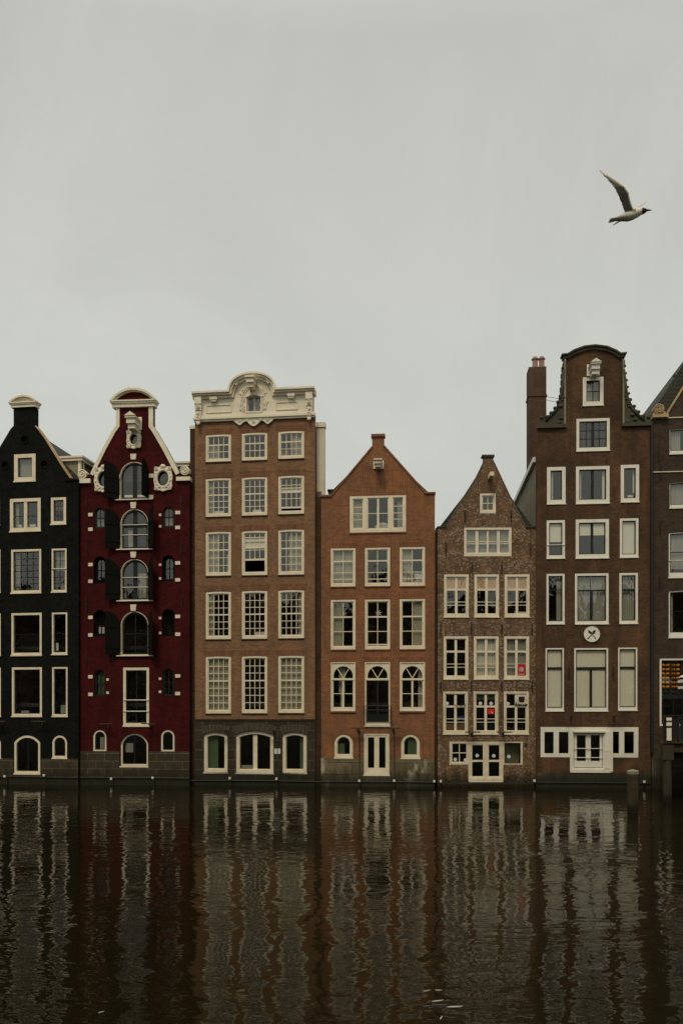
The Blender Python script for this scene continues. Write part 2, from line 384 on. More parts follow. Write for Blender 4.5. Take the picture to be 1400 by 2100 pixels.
def attic(h, x0, x1, y0, y1, d=1.6, mat='dark'):
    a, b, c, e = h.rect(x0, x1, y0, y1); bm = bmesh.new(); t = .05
    box(bm, a, b, d, d+t, c, e); box(bm, a, a+t, .302, d-.001, c, e); box(bm, b-t, b, .302, d-.001, c, e); box(bm, a+t, b-t, .302, d-.001, c, c+t); box(bm, a+t, b-t, .302, d-.001, e-t, e); h.part('attic_room', bm, M[mat])

def light_bars(h, xs, y, house_word, down=True):
    for i, (a, b) in enumerate(xs):
        u0, v = h.F(a, y); u1, _ = h.F(b, y); c = (u0+u1)/2
        o = empty('light_bar', h.world(c, 0, v), -math.atan(h.t))
        tag(o, 'thin dark uplight bar, %s, on the %s' % (('left of the pair', 'right of the pair')[i], house_word), 'light fixture', 'uplight bars on the facades')
        w = (u1-u0)/2; bm = bmesh.new(); box(bm, -w, w, -.46, -.38, -.03, .03); link('lamp_housing', bm, M['iron'], o)
        bm = bmesh.new(); box(bm, -.035, .035, -.378, -.003, -.06, -.02); box(bm, -.05, .05, -.05, -.004, -.22, -.062); link('bracket', bm, M['iron'], o)
def floods(h, L):
    for x, y, word in L:
        u, v = h.F(x, y); o = empty('floodlight', h.world(u, 0, v), -math.atan(h.t))
        tag(o, 'small pale floodlight '+word, 'light fixture', 'small floodlights along the waterline')
        bm = bmesh.new(); box(bm, -.045, .045, -.29, -.19, -.05, .05); box(bm, -.055, .055, -.302, -.291, -.06, .06); link('lamp_head', bm, M['bright'], o)
        bm = bmesh.new(); box(bm, -.02, .02, -.188, -.004, -.03, .01); box(bm, -.018, .018, -.06, -.005, -.5, -.032); link('bracket', bm, M['iron'], o)
def conduit(h, x0, x1, y=1592):
    a = h.F(x0, y); b = h.F(x1, y); bm = bmesh.new(); tube(bm, [(a[0], -.10, a[1]), ((a[0]+b[0])/2, -.10, (a[1]+b[1])/2-.01), (b[0], -.10, a[1])], .022, 6)
    h.part('conduit', bm, M['black'])
def anchors(h, L):
    for x, y0, y1 in L:
        u, v1 = h.F(x, y0); _, v0 = h.F(x, y1); bm = bmesh.new(); box(bm, u-.022, u+.022, -.05, -.003, v0, v1); box(bm, u-.045, u+.045, -.045, -.004, (v0+v1)/2-.02, (v0+v1)/2+.02)
        h.part('wall_anchor', bm, M['black'])
def hoist(h, x0, x1, y0, y1, mat='stonecream', length=1.1, gable=True, back=True):
    u0, u1, v0, v1 = h.rect(x0, x1, y0, y1); c = (u0+u1)/2; w = (u1-u0)/2; H = v1-v0; bm = bmesh.new()
    if back: box(bm, c-w*1.25, c+w*1.25, -.08, -.003, v0+H*.15, v1-H*.05)
    # beam box, tapered under its end
    box(bm, c-w*.8, c+w*.8, -length, -.082, v0+H*.30, v0+H*.62)
    box(bm, c-w*.62, c+w*.62, -length*.86, -.081, v0, v0+H*.298)
    box(bm, c-w*1.0, c+w*1.0, -length-.08, -.083, v0+H*.622, v0+H*.74)
    if gable:
        a = [(c-w*1.08, v0+H*.742), (c+w*1.08, v0+H*.742), (c, v1)]; plate(bm, a, [], -length-.12, -.084)
    o = h.part('hoist_beam', bm, M[mat])
    bm = bmesh.new(); tube(bm, [(c, -length*.7, v0-.003), (c, -length*.7, v0-.12), (c+.05, -length*.7, v0-.17), (c+.01, -length*.7, v0-.21), (c-.04, -length*.7, v0-.16)], .016, 6); h.part('hook', bm, M['black'], o)
def volute(bm, cu, cv, r, y0, y1, turns=1.7, sgn=1):
    plate(bm, ellipse(cu, cv, r, r, 20), [], y0, y1)
    pts = []
    for i in range(28):
        a = i/27*turns*2*math.pi; rr = r*(.95-.8*i/27); pts.append((cu+sgn*rr*math.cos(a), y0-.015, cv+rr*math.sin(a)))
    tube(bm, pts, r*.13, 6)
    ball(bm, (cu, y0-.01, cv), r*.2)
def segcap(h, x0, x1, yb, yt, entab, mat, tymp=None, proud=.22, lip=3.5):
    """segmental pediment on an entablature"""
    u0, u1, vb, vt = h.rect(x0, x1, yt, yb); ve = h.F((x0+x1)/2, entab)[1]; root = None
    bm = bmesh.new(); k = .10
    box(bm, u0+k, u1-k, -proud*.55, .32, vb, vb+(ve-vb)*.55); box(bm, u0+k*.4, u1-k*.4, -proud*.8, .34, vb+(ve-vb)*.552, vb+(ve-vb)*.8); box(bm, u0, u1, -proud, .36, vb+(ve-vb)*.802, ve)
    a = arch(u0, u1, ve+.002, vt, vt-ve-.004, 20)[2:]; a = a[::-1]
    strip(bm, a, lip/PXM, -proud, .36)
    strip(bm, [(p[0]*.93+(u0+u1)/2*.07, p[1]-lip/PXM*.98) for p in a], lip*.5/PXM, -proud*.6, .34)
    o = h.part('pediment', bm, M[mat])
    bm = bmesh.new(); plate(bm, arch(u0+.12, u1-.12, ve+.002, vt-.05, vt-ve-.07, 20)[2:], [], -proud*.25, .3); h.part('tympanum', bm, M[tymp or mat], o)

# ================================================================== HOUSE 1: black
h = House('black painted gabled house with a small curved cream cap at the left edge', 54, .15)
BW = dict(fm='cream', sm='darkgreen', fw=4.6, sw=1.6, sdep=.10, rec=.0)
window(h, 29.5, 73.5, 931, 986, cur=[('cur_grey', 0, 1, 0, 1)], **dict(BW, fw=8))
window(h, 21, 84, 1022, 1088.5, cmull=[(.5, 7)], rows=[(.55, 1)], cur=[('cur_grey', .02, .16, 0, 1), ('paper', .16, .3, .86, 1), ('paper', .62, .86, .86, 1)], **dict(BW, fw=7))
window(h, 105, 136, 1020, 1074, cols=[(.33, 1), (.67, 1)], rows=[(.25, 1), (.5, 1), (.75, 1)], cur=[('cur_grey', 0, 1, 0, .5)], **dict(BW, fw=5.5))
window(h, 23.5, 85, 1126.5, 1215, cols=[(.25, 1), (.5, 1.6), (.75, 1)], rows=[(.17, 1), (.34, 1), (.5, 1.6), (.67, 1), (.84, 1)], cur=[('cur_grey', 0, .2, 0, 1)], **BW)
window(h, 106.5, 137, 1125, 1213, cols=[(.5, 1)], rows=[(.25, 1), (.68, 1), (.84, 1)], bars=[(.47, 2)], cur=[('cur_grey', .1, .95, 0, .5), ('warm', .5, .9, .86, 1)], **dict(BW, fw=3.5))
window(h, 24, 86, 1257, 1343, rows=[(.5, 1)], **BW)
window(h, 107, 138.5, 1256, 1341, rows=[(.5, 1)], cur=[('paper', .1, .3, .75, .95)], **dict(BW, fw=3.5))
window(h, 25, 86.5, 1368.5, 1468, cur=[('cur_grey', .2, .5, .93, 1)], **BW)
window(h, 107.5, 139, 1368, 1468, cur=[('cur_grey', .4, .95, .8, 1)], **dict(BW, fw=3.5))
window(h, -31, 2, 1258, 1343, rows=[(.5, 1)], **dict(BW, fw=3.5)); window(h, -31, 2.3, 1369.5, 1468, **dict(BW, fw=3.5))
window(h, -30, 1.5, 1127, 1214, rows=[(.5, 1)], **dict(BW, fw=3.5)); window(h, -28, 0, 1023, 1076, **dict(BW, fw=5))
window(h, 30, 83, 1508.5, 1586, rise=15, cols=[(.5, 2)], name='water_door', **BW)
window(h, 108, 138, 1508.5, 1554, rise=15, **dict(BW, fw=4)); window(h, -29, 2.5, 1510, 1554, rise=15, **dict(BW, fw=4))
for cx, cy in ((51, 901), (11, 954), (91.5, 952)):
    u, v = h.F(cx, cy); r = 7.5/PXM; h.holes.append(ellipse(u, v, r, r, 20))
    bm = bmesh.new(); plate(bm, ellipse(u, v, r*.995, r*.995, 20), [], .12, .2); ring(bm, ellipse(u, v, r*1.25, r*1.25, 20), ellipse(u, v, r*1.01, r*1.01, 20), -.035, .05); h.part('round_recess', bm, M['b1'])
gab1 = [(-55, 1640), (161.5, 1640), (161.5, 984), (146, 980.5), (133, 962), (119, 940), (95, 901), (80, 880), (74, 873), (74, 836), (28.5, 836), (28.5, 873), (22, 880), (0, 917), (-32, 962), (-40, 981), (-55, 985)]
shell(h, gab1, 'b1', 986, -55, 161, (51, 872), side='b1')
conduit(h, -55, 161)
bm = bmesh.new(); strip(bm, h.pts([(74.4, 873), (80.5, 879.6), (95.6, 900.5), (119.6, 939.5), (133.5, 961.6), (146.5, 980)]), 2.2/PXM, -.05, .34); h.part('coping', bm, M['goldstone'])  # capping strip; its pale ochre colour paints in the sky-lit edge of this slope
bm = bmesh.new(); box(bm, h.F(133, 984)[0], h.F(162.5, 984)[0], -.07, .33, h.F(150, 986)[1], h.F(150, 983)[1]); h.part('coping', bm, M['b1'])
segcap(h, 21.5, 79.5, 836, 812.5, 826, 'stonecream', proud=.2)
# plinth with the door notch
def notched(h, x0, x1, yt, notches, mat, proud=.04):
    L = [(x0, 1645), (x1, 1645), (x1, yt)]; P = h.pts(L); vt = P[2][1]
    for a, b, yb in sorted(notches, reverse=True):
        ua, ub, _, _ = h.rect(a, b, yt, yb); vb = h.F((a+b)/2, yb)[1]
        P += [(ub, vt), (ub, vb), (ua, vb), (ua, vt)]
    P += [(P[0][0], vt)]; bm = bmesh.new(); plate(bm, P, [], -proud, -.002); return h.part('plinth', bm, M[mat])
notched(h, -55, 161.3, 1556, [(29, 84, 1589)], 's1')
light_bars(h, [(-10, 20), (74, 101)], 1479, 'black house')
floods(h, [(15.5, 1591, 'below the left side of the black house'), (95.5, 1589, 'below the right side of the black house')])
attic(h, 25, 78, 925, 992)
# flat-roofed dormer behind the right slope
def dormer(h, x0, x1, yt, yb, yback, depth, side_x, flip=1):
    u0, u1, v0, v1 = h.rect(x0, x1, yt, yb); bm = bmesh.new(); box(bm, u0, u1, yback, yback+depth, v0, v1-.25)
    d = h.part('dormer', bm, M['plasterdark']); bm = bmesh.new(); box(bm, u0-.12, u1+.16, yback-.14, yback+depth+.1, v1-.248, v1-.10); box(bm, u0-.2, u1+.24, yback-.2, yback+depth+.15, v1-.098, v1); h.part('dormer_cornice', bm, M['stonecream'], d)
    bm = bmesh.new(); box(bm, u1-.12, u1+.03, yback-.04, yback+.12, v0, v1-.25); box(bm, u1+.002, u1+.04, yback+.3, yback+.42, v0, v1-.25); box(bm, u1+.002, u1+.04, yback+depth-.3, yback+depth-.1, v0, v1-.25); h.part('dormer_frame', bm, M['stonecream'], d)
    bm = bmesh.new(); box(bm, u1+.001, u1+.02, yback+.42, yback+depth-.3, v0+.15, v1-.35); h.part('window', bm, M['darkgreen'], d)
dormer(h, 112, 156, 931, 990, .55, 2.6, 156)

# ================================================================== HOUSE 2: oxblood with shutters
h = House('dark red house with black arched shutters and a cream edged bell gable', 276.5, .09)
mid = [(1, 246, 304.5, 947, 1024), (2, 247.5, 304.5, 1044, 1126), (3, 248, 304.5, 1146.5, 1231.5), (4, 248, 305, 1254, 1344)]
S2 = dict(fm='cream', sm='darkgreen', rec=.10, sdep=.03, sw=3.2, sill=None)
for k, x0, x1, y0, y1 in mid:
    bars = {1: [], 2: [(.37, 1.6), (.66, 1.6)], 3: [(.43, 1.6), (.70, 1.6)], 4: []}[k]
    cur = {1: [('bl_white', .1, .9, .88, .97)], 2: [('cur_grey', .2, .45, .5, 1)], 3: [('cur_grey', .55, .95, .25, 1)], 4: []}[k]
    w = window(h, x0, x1, y0, y1, fw=2.2, rise=(x1-x0)/2, cols=[(.5, 9)] if k < 4 else [(.5, 2)], rows=[(.42, 4)] if k == 2 else ([(.5, 1.5)] if k == 4 else []), bars=bars, cur=cur, **S2)
    u0, u1, v0, v1 = h.rect(x0, x1, y0, y1)
    bm = bmesh.new(); O = arch(u0, u1, v0, v1, (u1-u0)/2); I = arch(u0+.03, u1-.03, v0+.03, v1-.03, (u1-u0)/2-.03)   # painted reveal
    ring(bm, arch(u0+.001, u1-.001, v0+.001, v1-.001, (u1-u0)/2-.001), I, .001, .099); h.part('reveal', bm, M['cream'], w)
    bm = bmesh.new(); box(bm, u0-.22, u1+.24, -.12, .02, v0-.05, v0-.003); h.part('sill', bm, M['bright'], w)
    # shutters
    wl = (u1-u0)/2
    for sg, hinge, ang in ((-1, u0-.02, 24), (1, u1+.02, (97, 55, 57, 60)[k-1])):
        pr = [(0, v0+.03), (wl, v0+.03)]+[(wl-wl*math.sin(t*math.pi/2/10), v1-wl+wl*math.cos(t*math.pi/2/10)) for t in range(11)]
        ca, sa = math.cos(math.radians(ang)), math.sin(math.radians(ang)); bm = bmesh.new()
        bm2 = bmesh.new(); plate(bm2, pr, [], -.03, .03)
        box(bm2, .04, wl-.04, -.05, -.031, v0+.35, v0+.45); box(bm2, .04, wl-.04, -.05, -.031, v1-wl-.1, v1-wl)
        for v in bm2.verts:
            s_, t_ = v.co.x, v.co.y; v.co = Vector((hinge+sg*(s_*ca+t_*sa), -.045-s_*sa+t_*ca, v.co.z))
        bm.free(); sh = h.part('shutter', bm2, M['shut'])
        bm = bmesh.new()
        for zz in (v0+.4, v1-wl-.05): tube(bm, [(hinge, -.05, zz-.09), (hinge, -.05, zz+.09)], .022, 6)
        h.part('hinge', bm, M['black'], sh)
for y0, y1 in ((931.5, 943), (1030.5, 1043), (1132, 1144), (1240, 1253)):
    v0 = h.F(275, y1)[1]; v1 = h.F(275, y0)[1]; uc = h.F(274.5, 1000)[0]; bm = bmesh.new(); plate(bm, [(uc-.125, v0), (uc+.125, v0), (uc+.165, v1), (uc-.165, v1)], [], -.09, -.003); h.part('keystone', bm, M['cream'])
for (xa, xb, L) in ((193, 217, [(1041, 1083), (1141, 1197), (1251, 1305), (1373, 1427)]), (333, 358, [(1039, 1081), (1138.5, 1192), (1249, 1304), (1371, 1427)])):
    for i, (y0, y1) in enumerate(L):
        c = [('cur_grey', 0, 1, .55, 1)] if i == 0 else ([('paper', .15, .85, .65, .95)] if i == 2 and xa < 200 else ([('cur_dkgreen', .1, .9, .1, 1)] if i == 3 and xa < 200 else []))
        window(h, xa+1 if i in (0, 3) else xa-.5, xb-1 if i in (0, 3) else xb+.5, y0, y1, fw=2.6 if i in (0, 3) else 4.6, sw=1.2, rise=(xb-xa-2)/2, fm='darkgreen' if i in (0, 3) else 'shut', sm='darkgreen' if i in (0, 3) else 'shut', rec=.07 if i in (0, 3) else .2, sdep=.03, cols=[(.5, 1.6)], rows=[(.5, 1.8)], sill=None, cur=c)
window(h, 191.5, 218.5, 1497, 1541, fw=3.6, rise=13.5, sm='darkgreen', cur=[('cur_grey', .4, .8, .3, 1)], sill=None)
window(h, 330.5, 358, 1497, 1541.5, fw=3.6, rise=13.75, sm='darkgreen', sill=None)
window(h, 253, 306, 1369, 1488, fw=5.5, sm='darkgreen', bars=[(.57, 2.2), (.79, 2.2)], name='loft_door', sill='cream', cols=[(.5, 2)], rec=0, sdep=.08)
window(h, 247, 304, 1503.5, 1571, rise=22, fw=4, sm='darkgreen', rec=.08, sdep=.03, cols=[(.5, 2)], name='water_door', cur=[('cur_grey', .08, .4, .28, .6)])
# cream blocks
blk = []
for y in (1055.7, 1085.7, 1158, 1192.3, 1266.3, 1302.3, 1388, 1424): blk.append((182, 191, y, 7))
for y in (1051.4, 1082, 1154.8, 1189.4, 1264.3, 1300.8, 1386.3, 1422.3): blk.append((360, 370, y, 7))
for y in (1056.3, 1079.7, 1158.5, 1186.5, 1267.7, 1298.3, 1392, 1418.8): blk.append((326.5, 331.5, y, 5))
for y in (1393.7, 1420.6): blk.append((219, 224, y, 5))
for y in (978, 1076, 1177, 1286): blk.append((243.5, 247.3, y, 8))
blk += [(243.5, 247.3, 1020, 8), (243.5, 247.3, 1122, 8), (243.5, 247.3, 1228, 8), (243.5, 247.3, 1341, 8), (305, 316, 976, 8), (305, 315, 1019.5, 8)]
for a, b, y, hh in blk:
    u0, u1, v0, v1 = h.rect(a, b, y-hh/2, y+hh/2); bm = bmesh.new(); box(bm, u0, u1, -.05, -.002, v0, v1); bmesh.ops.bevel(bm, geom=bm.edges[:], offset=.015, segments=1); h.part('corner_block', bm, M['cream'])
# oculi with carved surrounds
def oculus(h, x0, x1, y0, y1, rx, ry):
    u0, u1, v0, v1 = h.rect(x0, x1, y0, y1); c, d = (u0+u1)/2, (v0+v1)/2; a, b = (u1-u0)/2, (v1-v0)/2; ru, rv = rx/PXM, ry/PXM
    h.holes.append(ellipse(c, d, ru*1.0, rv*1.0))
    n = 48; out = []
    for i in range(n):
        t = 2*math.pi*i/n; p = 4.0
        k = (abs(math.cos(t))**p+abs(math.sin(t))**p)**(-1/p)*(1+.035*math.sin(8*t+.6)); out.append((c+a*.95*k*math.cos(t), d+b*.95*k*math.sin(t)))
    inn = [(c+ru*1.02*math.cos(2*math.pi*i/n), d+rv*1.02*math.sin(2*math.pi*i/n)) for i in range(n)]
    bm = bmesh.new(); ring(bm, out, inn, -.10, .16)
    ring(bm, [(c+ru*1.35*math.cos(2*math.pi*i/n), d+rv*1.3*math.sin(2*math.pi*i/n)) for i in range(n)], [(c+ru*1.1*math.cos(2*math.pi*i/n), d+rv*1.1*math.sin(2*math.pi*i/n)) for i in range(n)], -.15, -.101)
    for i in range(16):
        t = 2*math.pi*(i+.5)/16; ball(bm, (c+a*.78*math.cos(t), -.11, d+b*.8*math.sin(t)), .055, s=(1, .7, 1.1))
    for su in (-1, 1):
        for sv in (-1, 1): volute(bm, c+su*a*.72, d+sv*b*.78, .10, -.14, -.09, 1.2, su)
    ball(bm, (c, -.13, d+b*.95), .11, s=(1.3, .6, 1)); ball(bm, (c, -.12, d-b*.95), .09, s=(1.4, .6, .9))
    o = h.part('oculus', bm, M['stonecream'])
    bm = bmesh.new(); bm.faces.new([bm.verts.new((p, .13, q)) for p, q in ellipse(c, d, ru, rv)]); h.part('pane', bm, M['glass'], o)
    bm = bmesh.new(); ring(bm, ellipse(c, d, ru*.995, rv*.995), ellipse(c, d, ru*.84, rv*.86), .10, .15); h.part('sash', bm, M['darkgreen'], o)
oculus(h, 194, 234, 957, 1010, 11.5, 15); oculus(h, 316, 355, 956, 1008, 11.5, 15); oculus(h, 260.5, 291, 883, 920.5, 8, 10.5)
attic(h, 262, 290, 885, 920); attic(h, 240, 312, 943, 1028); attic(h, 196, 232, 962, 1006); attic(h, 319, 353, 962, 1005)
gab2 = [(165, 1640), (389, 1640), (389, 972), (369, 970), (360, 953), (340, 915), (322, 884), (314.5, 873), (314.5, 835), (239, 835), (239, 873), (231, 884), (213, 917), (194, 955), (186, 973), (165, 976)]
shell(h, gab2, 'b2', 985, 165, 389, (276, 868), side='b2')
bm = bmesh.new(); strip(bm, h.pts([(163.5, 975), (186, 973), (194, 955), (213, 917), (231, 884), (239, 873), (239, 834)][1:]), 7.5/PXM, -.07, .36); h.part('coping', bm, M['stonecream'])
bm = bmesh.new(); strip(bm, h.pts([(314.5, 834), (314.5, 873), (322, 884), (340, 915), (360, 953), (369, 970)]), 9/PXM, -.07, .36); h.part('coping', bm, M['stonecream'])
for a, b, y0, y1, cx, cy, sg in ((162, 187.5, 983, 992, 170.5, 973, 1), (363, 391.5, 979, 987, 380, 965.5, -1)):
    u0, u1, v0, v1 = h.rect(a, b, y0, y1); bm = bmesh.new(); box(bm, u0, u1, -.16, .37, v0, v1); cu, cv = h.F(cx, cy)
    volute(bm, cu, cv, 9.5/PXM, -.12, .3, 1.7, sg); o = h.part('scroll_ornament', bm, M['stonecream'])
segcap(h, 228.5, 323, 836, 798.5, 823, 'stonecream', 'b2', proud=.28, lip=4.5)
hoist(h, 267.5, 289, 855, 887, length=.8)
notched(h, 165.3, 388.7, 1541, [(246, 305, 1574)], 's1')
light_bars(h, [(210, 237), (296, 324)], 1484, 'dark red house'); conduit(h, 165, 389, 1594)
floods(h, [(232, 1596, 'below the middle of the dark red house'), (316.5, 1594, 'below the right side of the dark red house')])
dormer(h, 345, 371, 935, 985, 1.2, 1.6, 371)
anchors(h, [(178, 1017, 1040), (178, 1117, 1140), (372, 1017, 1040), (372, 1115, 1137), (178, 1225, 1253), (373, 1222, 1250), (178, 1338, 1363), (373, 1338, 1363), (232, 1340, 1362), (319, 1340, 1362)])
H2 = h

# ================================================================== HOUSE 3: brown brick, cream cornice
h = House('tall brown brick house with ornate cream cornice and many-paned sash windows', 522, .12)
G4 = [(.25, 1.3), (.5, 1.3), (.75, 1.3)]
cx3 = [(422, 473.7), (496, 548), (570.5, 623.5)]
rows3 = [((890.6, 947), (887, 944), (883.5, 940.5), [(.36, 2.6), (.69, 1.3)]),
         ((980.5, 1059.5), (978, 1057), (975, 1054.2), [(.2, 1.3), (.43, 2.8), (.63, 1.3), (.82, 1.3)]),
         ((1090, 1180.6), (1088, 1179.6), (1085.5, 1178.6), [(.21, 1.3), (.41, 2.8), (.62, 1.3), (.82, 1.3)]),
         ((1212.8, 1310.7), (1211, 1310), (1209.6, 1308.8), [(.165, 1.3), (.33, 1.3), (.495, 2.8), (.67, 1.3), (.835, 1.3)]),
         ((1345.8, 1463), (1345, 1462.5), (1344.3, 1462), [(.14, 1.3), (.28, 1.3), (.43, 2.8), (.575, 1.3), (.72, 1.3), (.865, 1.3)])]
cur3 = {(0, 0): [('cur_green', 0, .33, .38, 1), ('cur_grey', .33, .55, .4, 1)], (0, 2): [('cur_green', .5, 1, 0, 1), ('warm', 0, .4, .72, 1)], (1, 0): [('cur_grey', 0, .26, 0, 1), ('paper', .3, .7, .9, 1)], (1, 1): [('paper', .4, .8, .9, 1)],
        (1, 2): [('bl_white', 0, 1, .28, .40), ('cur_green', .86, 1, 0, .85)], (2, 0): [('cur_green', 0, .5, 0, 1), ('cur_green', .86, 1, .5, 1)], (2, 1): [('bl_cream', 0, 1, .1, .36)], (2, 2): [('cur_green', .36, 1, .08, 1)],
        (3, 0): [('cur_green', 0, .3, 0, 1)], (3, 1): [('paper', .5, .95, .9, 1)], (3, 2): [('cur_green', .8, 1, 0, 1)], (4, 0): [('cur_green', 0, .98, .02, 1)], (4, 1): [], (4, 2): [('cur_green', .02, 1, .02, 1)]}
for r, row in enumerate(rows3):
    for c in range(3):
        y0, y1 = row[c]; rw = row[3]; cc = G4
        if (r, c) == (2, 1): rw = [(.10, 1.3), (.2, 1.3), (.37, 2.8), (.43, 1.3), (.68, 4)]; cc = [(f, 1.3, 0, .68) for f in (.25, .5, .75)]
        if (r, c) == (1, 2): rw = [(.2, 1.3), (.3, 1.2), (.42, 2.8), (.62, 1.3), (.9, 3.4)]; cc = [(f, 1.3, 0, .9) for f in (.25, .5, .75)]
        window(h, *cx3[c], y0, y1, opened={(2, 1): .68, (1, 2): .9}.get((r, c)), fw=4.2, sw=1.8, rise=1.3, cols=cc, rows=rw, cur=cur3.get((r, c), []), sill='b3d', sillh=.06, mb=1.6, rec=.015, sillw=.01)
for r, row in enumerate(rows3):
    for c in range(3):
        a, b, v0, v1 = h.rect(cx3[c][0], cx3[c][1], row[c][0], row[c][0]+5); bm = bmesh.new(); plate(bm, [(a-.10, v1+.012), (b+.10, v1+.012), (b+.16, v1+.30), (a-.16, v1+.30)], [], -.006, -.002); h.part('brick_lintel', bm, M['b3v'])
S3 = dict(fw=6.5, sw=1.4, rec=.03, sill='stonecream', sdep=.08, sillh=.06)
window(h, 418, 467, 1501, 1583.6, rise=5.5, cur=[('cur_dkgreen', .02, .58, 0, 1)], **S3)
window(h, 484, 561, 1498.6, 1585, rise=8, cols=[(.5, 9)], cur=[('cur_grey', .05, .4, .88, .97)], **S3)
window(h, 579, 629, 1501, 1585, rise=5.5, cur=[('cur_dkgreen', .76, 1, 0, 1)], **S3)
low = [w for w in h.holes[-3:]]
wall3 = [(400, 1640), (645.5, 1640), (645.5, 853), (400, 863)]
P = h.pts(wall3); vt3 = h.F(522, 856)[1]; P[2] = (P[2][0], vt3); P[3] = (P[3][0], vt3)
h3hol = h.holes; uu = h.F(400, 1300)[0], h.F(645.5, 1300)[0]
bm = bmesh.new(); plate(bm, [(uu[0], -1), (uu[1], -1), (uu[1], vt3), (uu[0], vt3)], h3hol, 0, .3); h.part('wall', bm, M['b3'])
h.holes = []
# body
u0, u1 = h.F(388, 1300)[0], h.F(657.5, 1300)[0]; ve = h.F(522, 868)[1]
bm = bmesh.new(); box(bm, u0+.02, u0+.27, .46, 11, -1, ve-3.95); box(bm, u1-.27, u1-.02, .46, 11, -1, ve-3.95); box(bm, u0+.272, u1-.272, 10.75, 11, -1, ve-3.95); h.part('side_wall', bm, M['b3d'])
bm = bmesh.new(); z = 4.2
while z < ve-4.2:
    box(bm, u0+.3, u1-.3, .65, 10.7, z, z+.2); z += 3.1
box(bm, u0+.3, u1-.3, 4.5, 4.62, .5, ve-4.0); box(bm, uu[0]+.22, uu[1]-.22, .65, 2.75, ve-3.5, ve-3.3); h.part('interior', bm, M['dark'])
bm = bmesh.new(); box(bm, uu[0]+.05, uu[1]-.05, .305, 3.0, ve-.3, ve-.05); box(bm, uu[0]+.205, uu[1]-.205, 2.8, 2.99, ve-3.9, ve-.31); box(bm, u0+.03, uu[0]+.03, .47, 10.9, ve-3.9, ve-3.6); box(bm, uu[1]-.03, u1-.03, .47, 10.9, ve-3.9, ve-3.6)
box(bm, uu[0]+.04, uu[0]+.2, .5, 2.98, ve-3.9, ve-.31); box(bm, uu[1]-.2, uu[1]-.04, .5, 2.98, ve-3.9, ve-.31); box(bm, uu[0]+.04, uu[1]-.04, 3.01, 10.7, ve-3.9, ve-3.62); h.part('roof', bm, M['lead'])
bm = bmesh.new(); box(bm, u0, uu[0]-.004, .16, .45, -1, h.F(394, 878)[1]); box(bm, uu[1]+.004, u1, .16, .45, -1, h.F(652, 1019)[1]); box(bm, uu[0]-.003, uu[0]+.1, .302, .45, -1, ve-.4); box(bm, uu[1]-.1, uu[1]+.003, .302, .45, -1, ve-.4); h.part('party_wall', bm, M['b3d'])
bm = bmesh.new(); box(bm, u0-.02, uu[0]-.006, .12, .5, h.F(394, 877.8)[1], h.F(394, 871)[1]); h.part('coping', bm, M['stonecream'])
a, b, v0, v1 = h.rect(646.5, 662.5, 860, 1025); bm = bmesh.new(); box(bm, a, b, .5, .8, v0, v1-.25); o = h.part('party_wall', bm, M['plaster']); o['label'] = 'pale plastered strip beside the brick front'
bm = bmesh.new(); box(bm, a-.02, b+.04, .44, .84, v1-.248, v1); h.part('coping', bm, M['stonecream'], o)
bm = bmesh.new(); P = [(h.F(401, 1600)[0], -1), (h.F(645, 1600)[0], -1), (h.F(645, 1600)[0], h.F(522, 1477.5)[1]), (h.F(401, 1600)[0], h.F(522, 1477.5)[1])]; plate(bm, P, [[((p[0]-sum(q[0] for q in l)/len(l))*1.004+sum(q[0] for q in l)/len(l), p[1]) for p in l] for l in low], -.05, -.002); h.part('plinth', bm, M['s3'])
# voussoir arches over the basement windows
for x0, x1, yb, rs in ((418, 467, 1501, 5.5), (484, 561, 1498.6, 8), (579, 629, 1501, 5.5)):
    a, b, v0, v1 = h.rect(x0, x1, yb-20, yb); top = arch(a-.02, b+.02, v0-1, v0+.01, rs/PXM, 8)[2:]; bm = bmesh.new()
    for i in range(8):
        p, q = top[i], top[i+1]; cu = (a+b)/2
        f = lambda pt, d: (pt[0]+(pt[0]-cu)*.22*d, pt[1]+.40*d)
        g = .012; P = [(p[0]-g, p[1]), (q[0]+g, q[1]), (f(q, 1)[0]+g, f(q, 1)[1]), (f(p, 1)[0]-g, f(p, 1)[1])]; plate(bm, P, [], -.075, -.051)
    h.part('arch_stones', bm, M['s3v'])
bm = bmesh.new(); box(bm, h.F(400.5, 1500)[0], h.F(645.5, 1500)[0], -.09, -.003, P[2][1] if 0 else h.F(522, 1477.3)[1], h.F(522, 1474.5)[1]); h.part('string_course', bm, M['s3'])
for i, x in enumerate((566, 573)):
    a, b, v0, v1 = h.rect(x-2.6, x+2.6, 1535, 1546); bm = bmesh.new(); box(bm, a, b, -.10, -.052, v0, v1); bmesh.ops.bevel(bm, geom=bm.edges[:], offset=.012, segments=1); h.part('meter_box', bm, M['paper'])
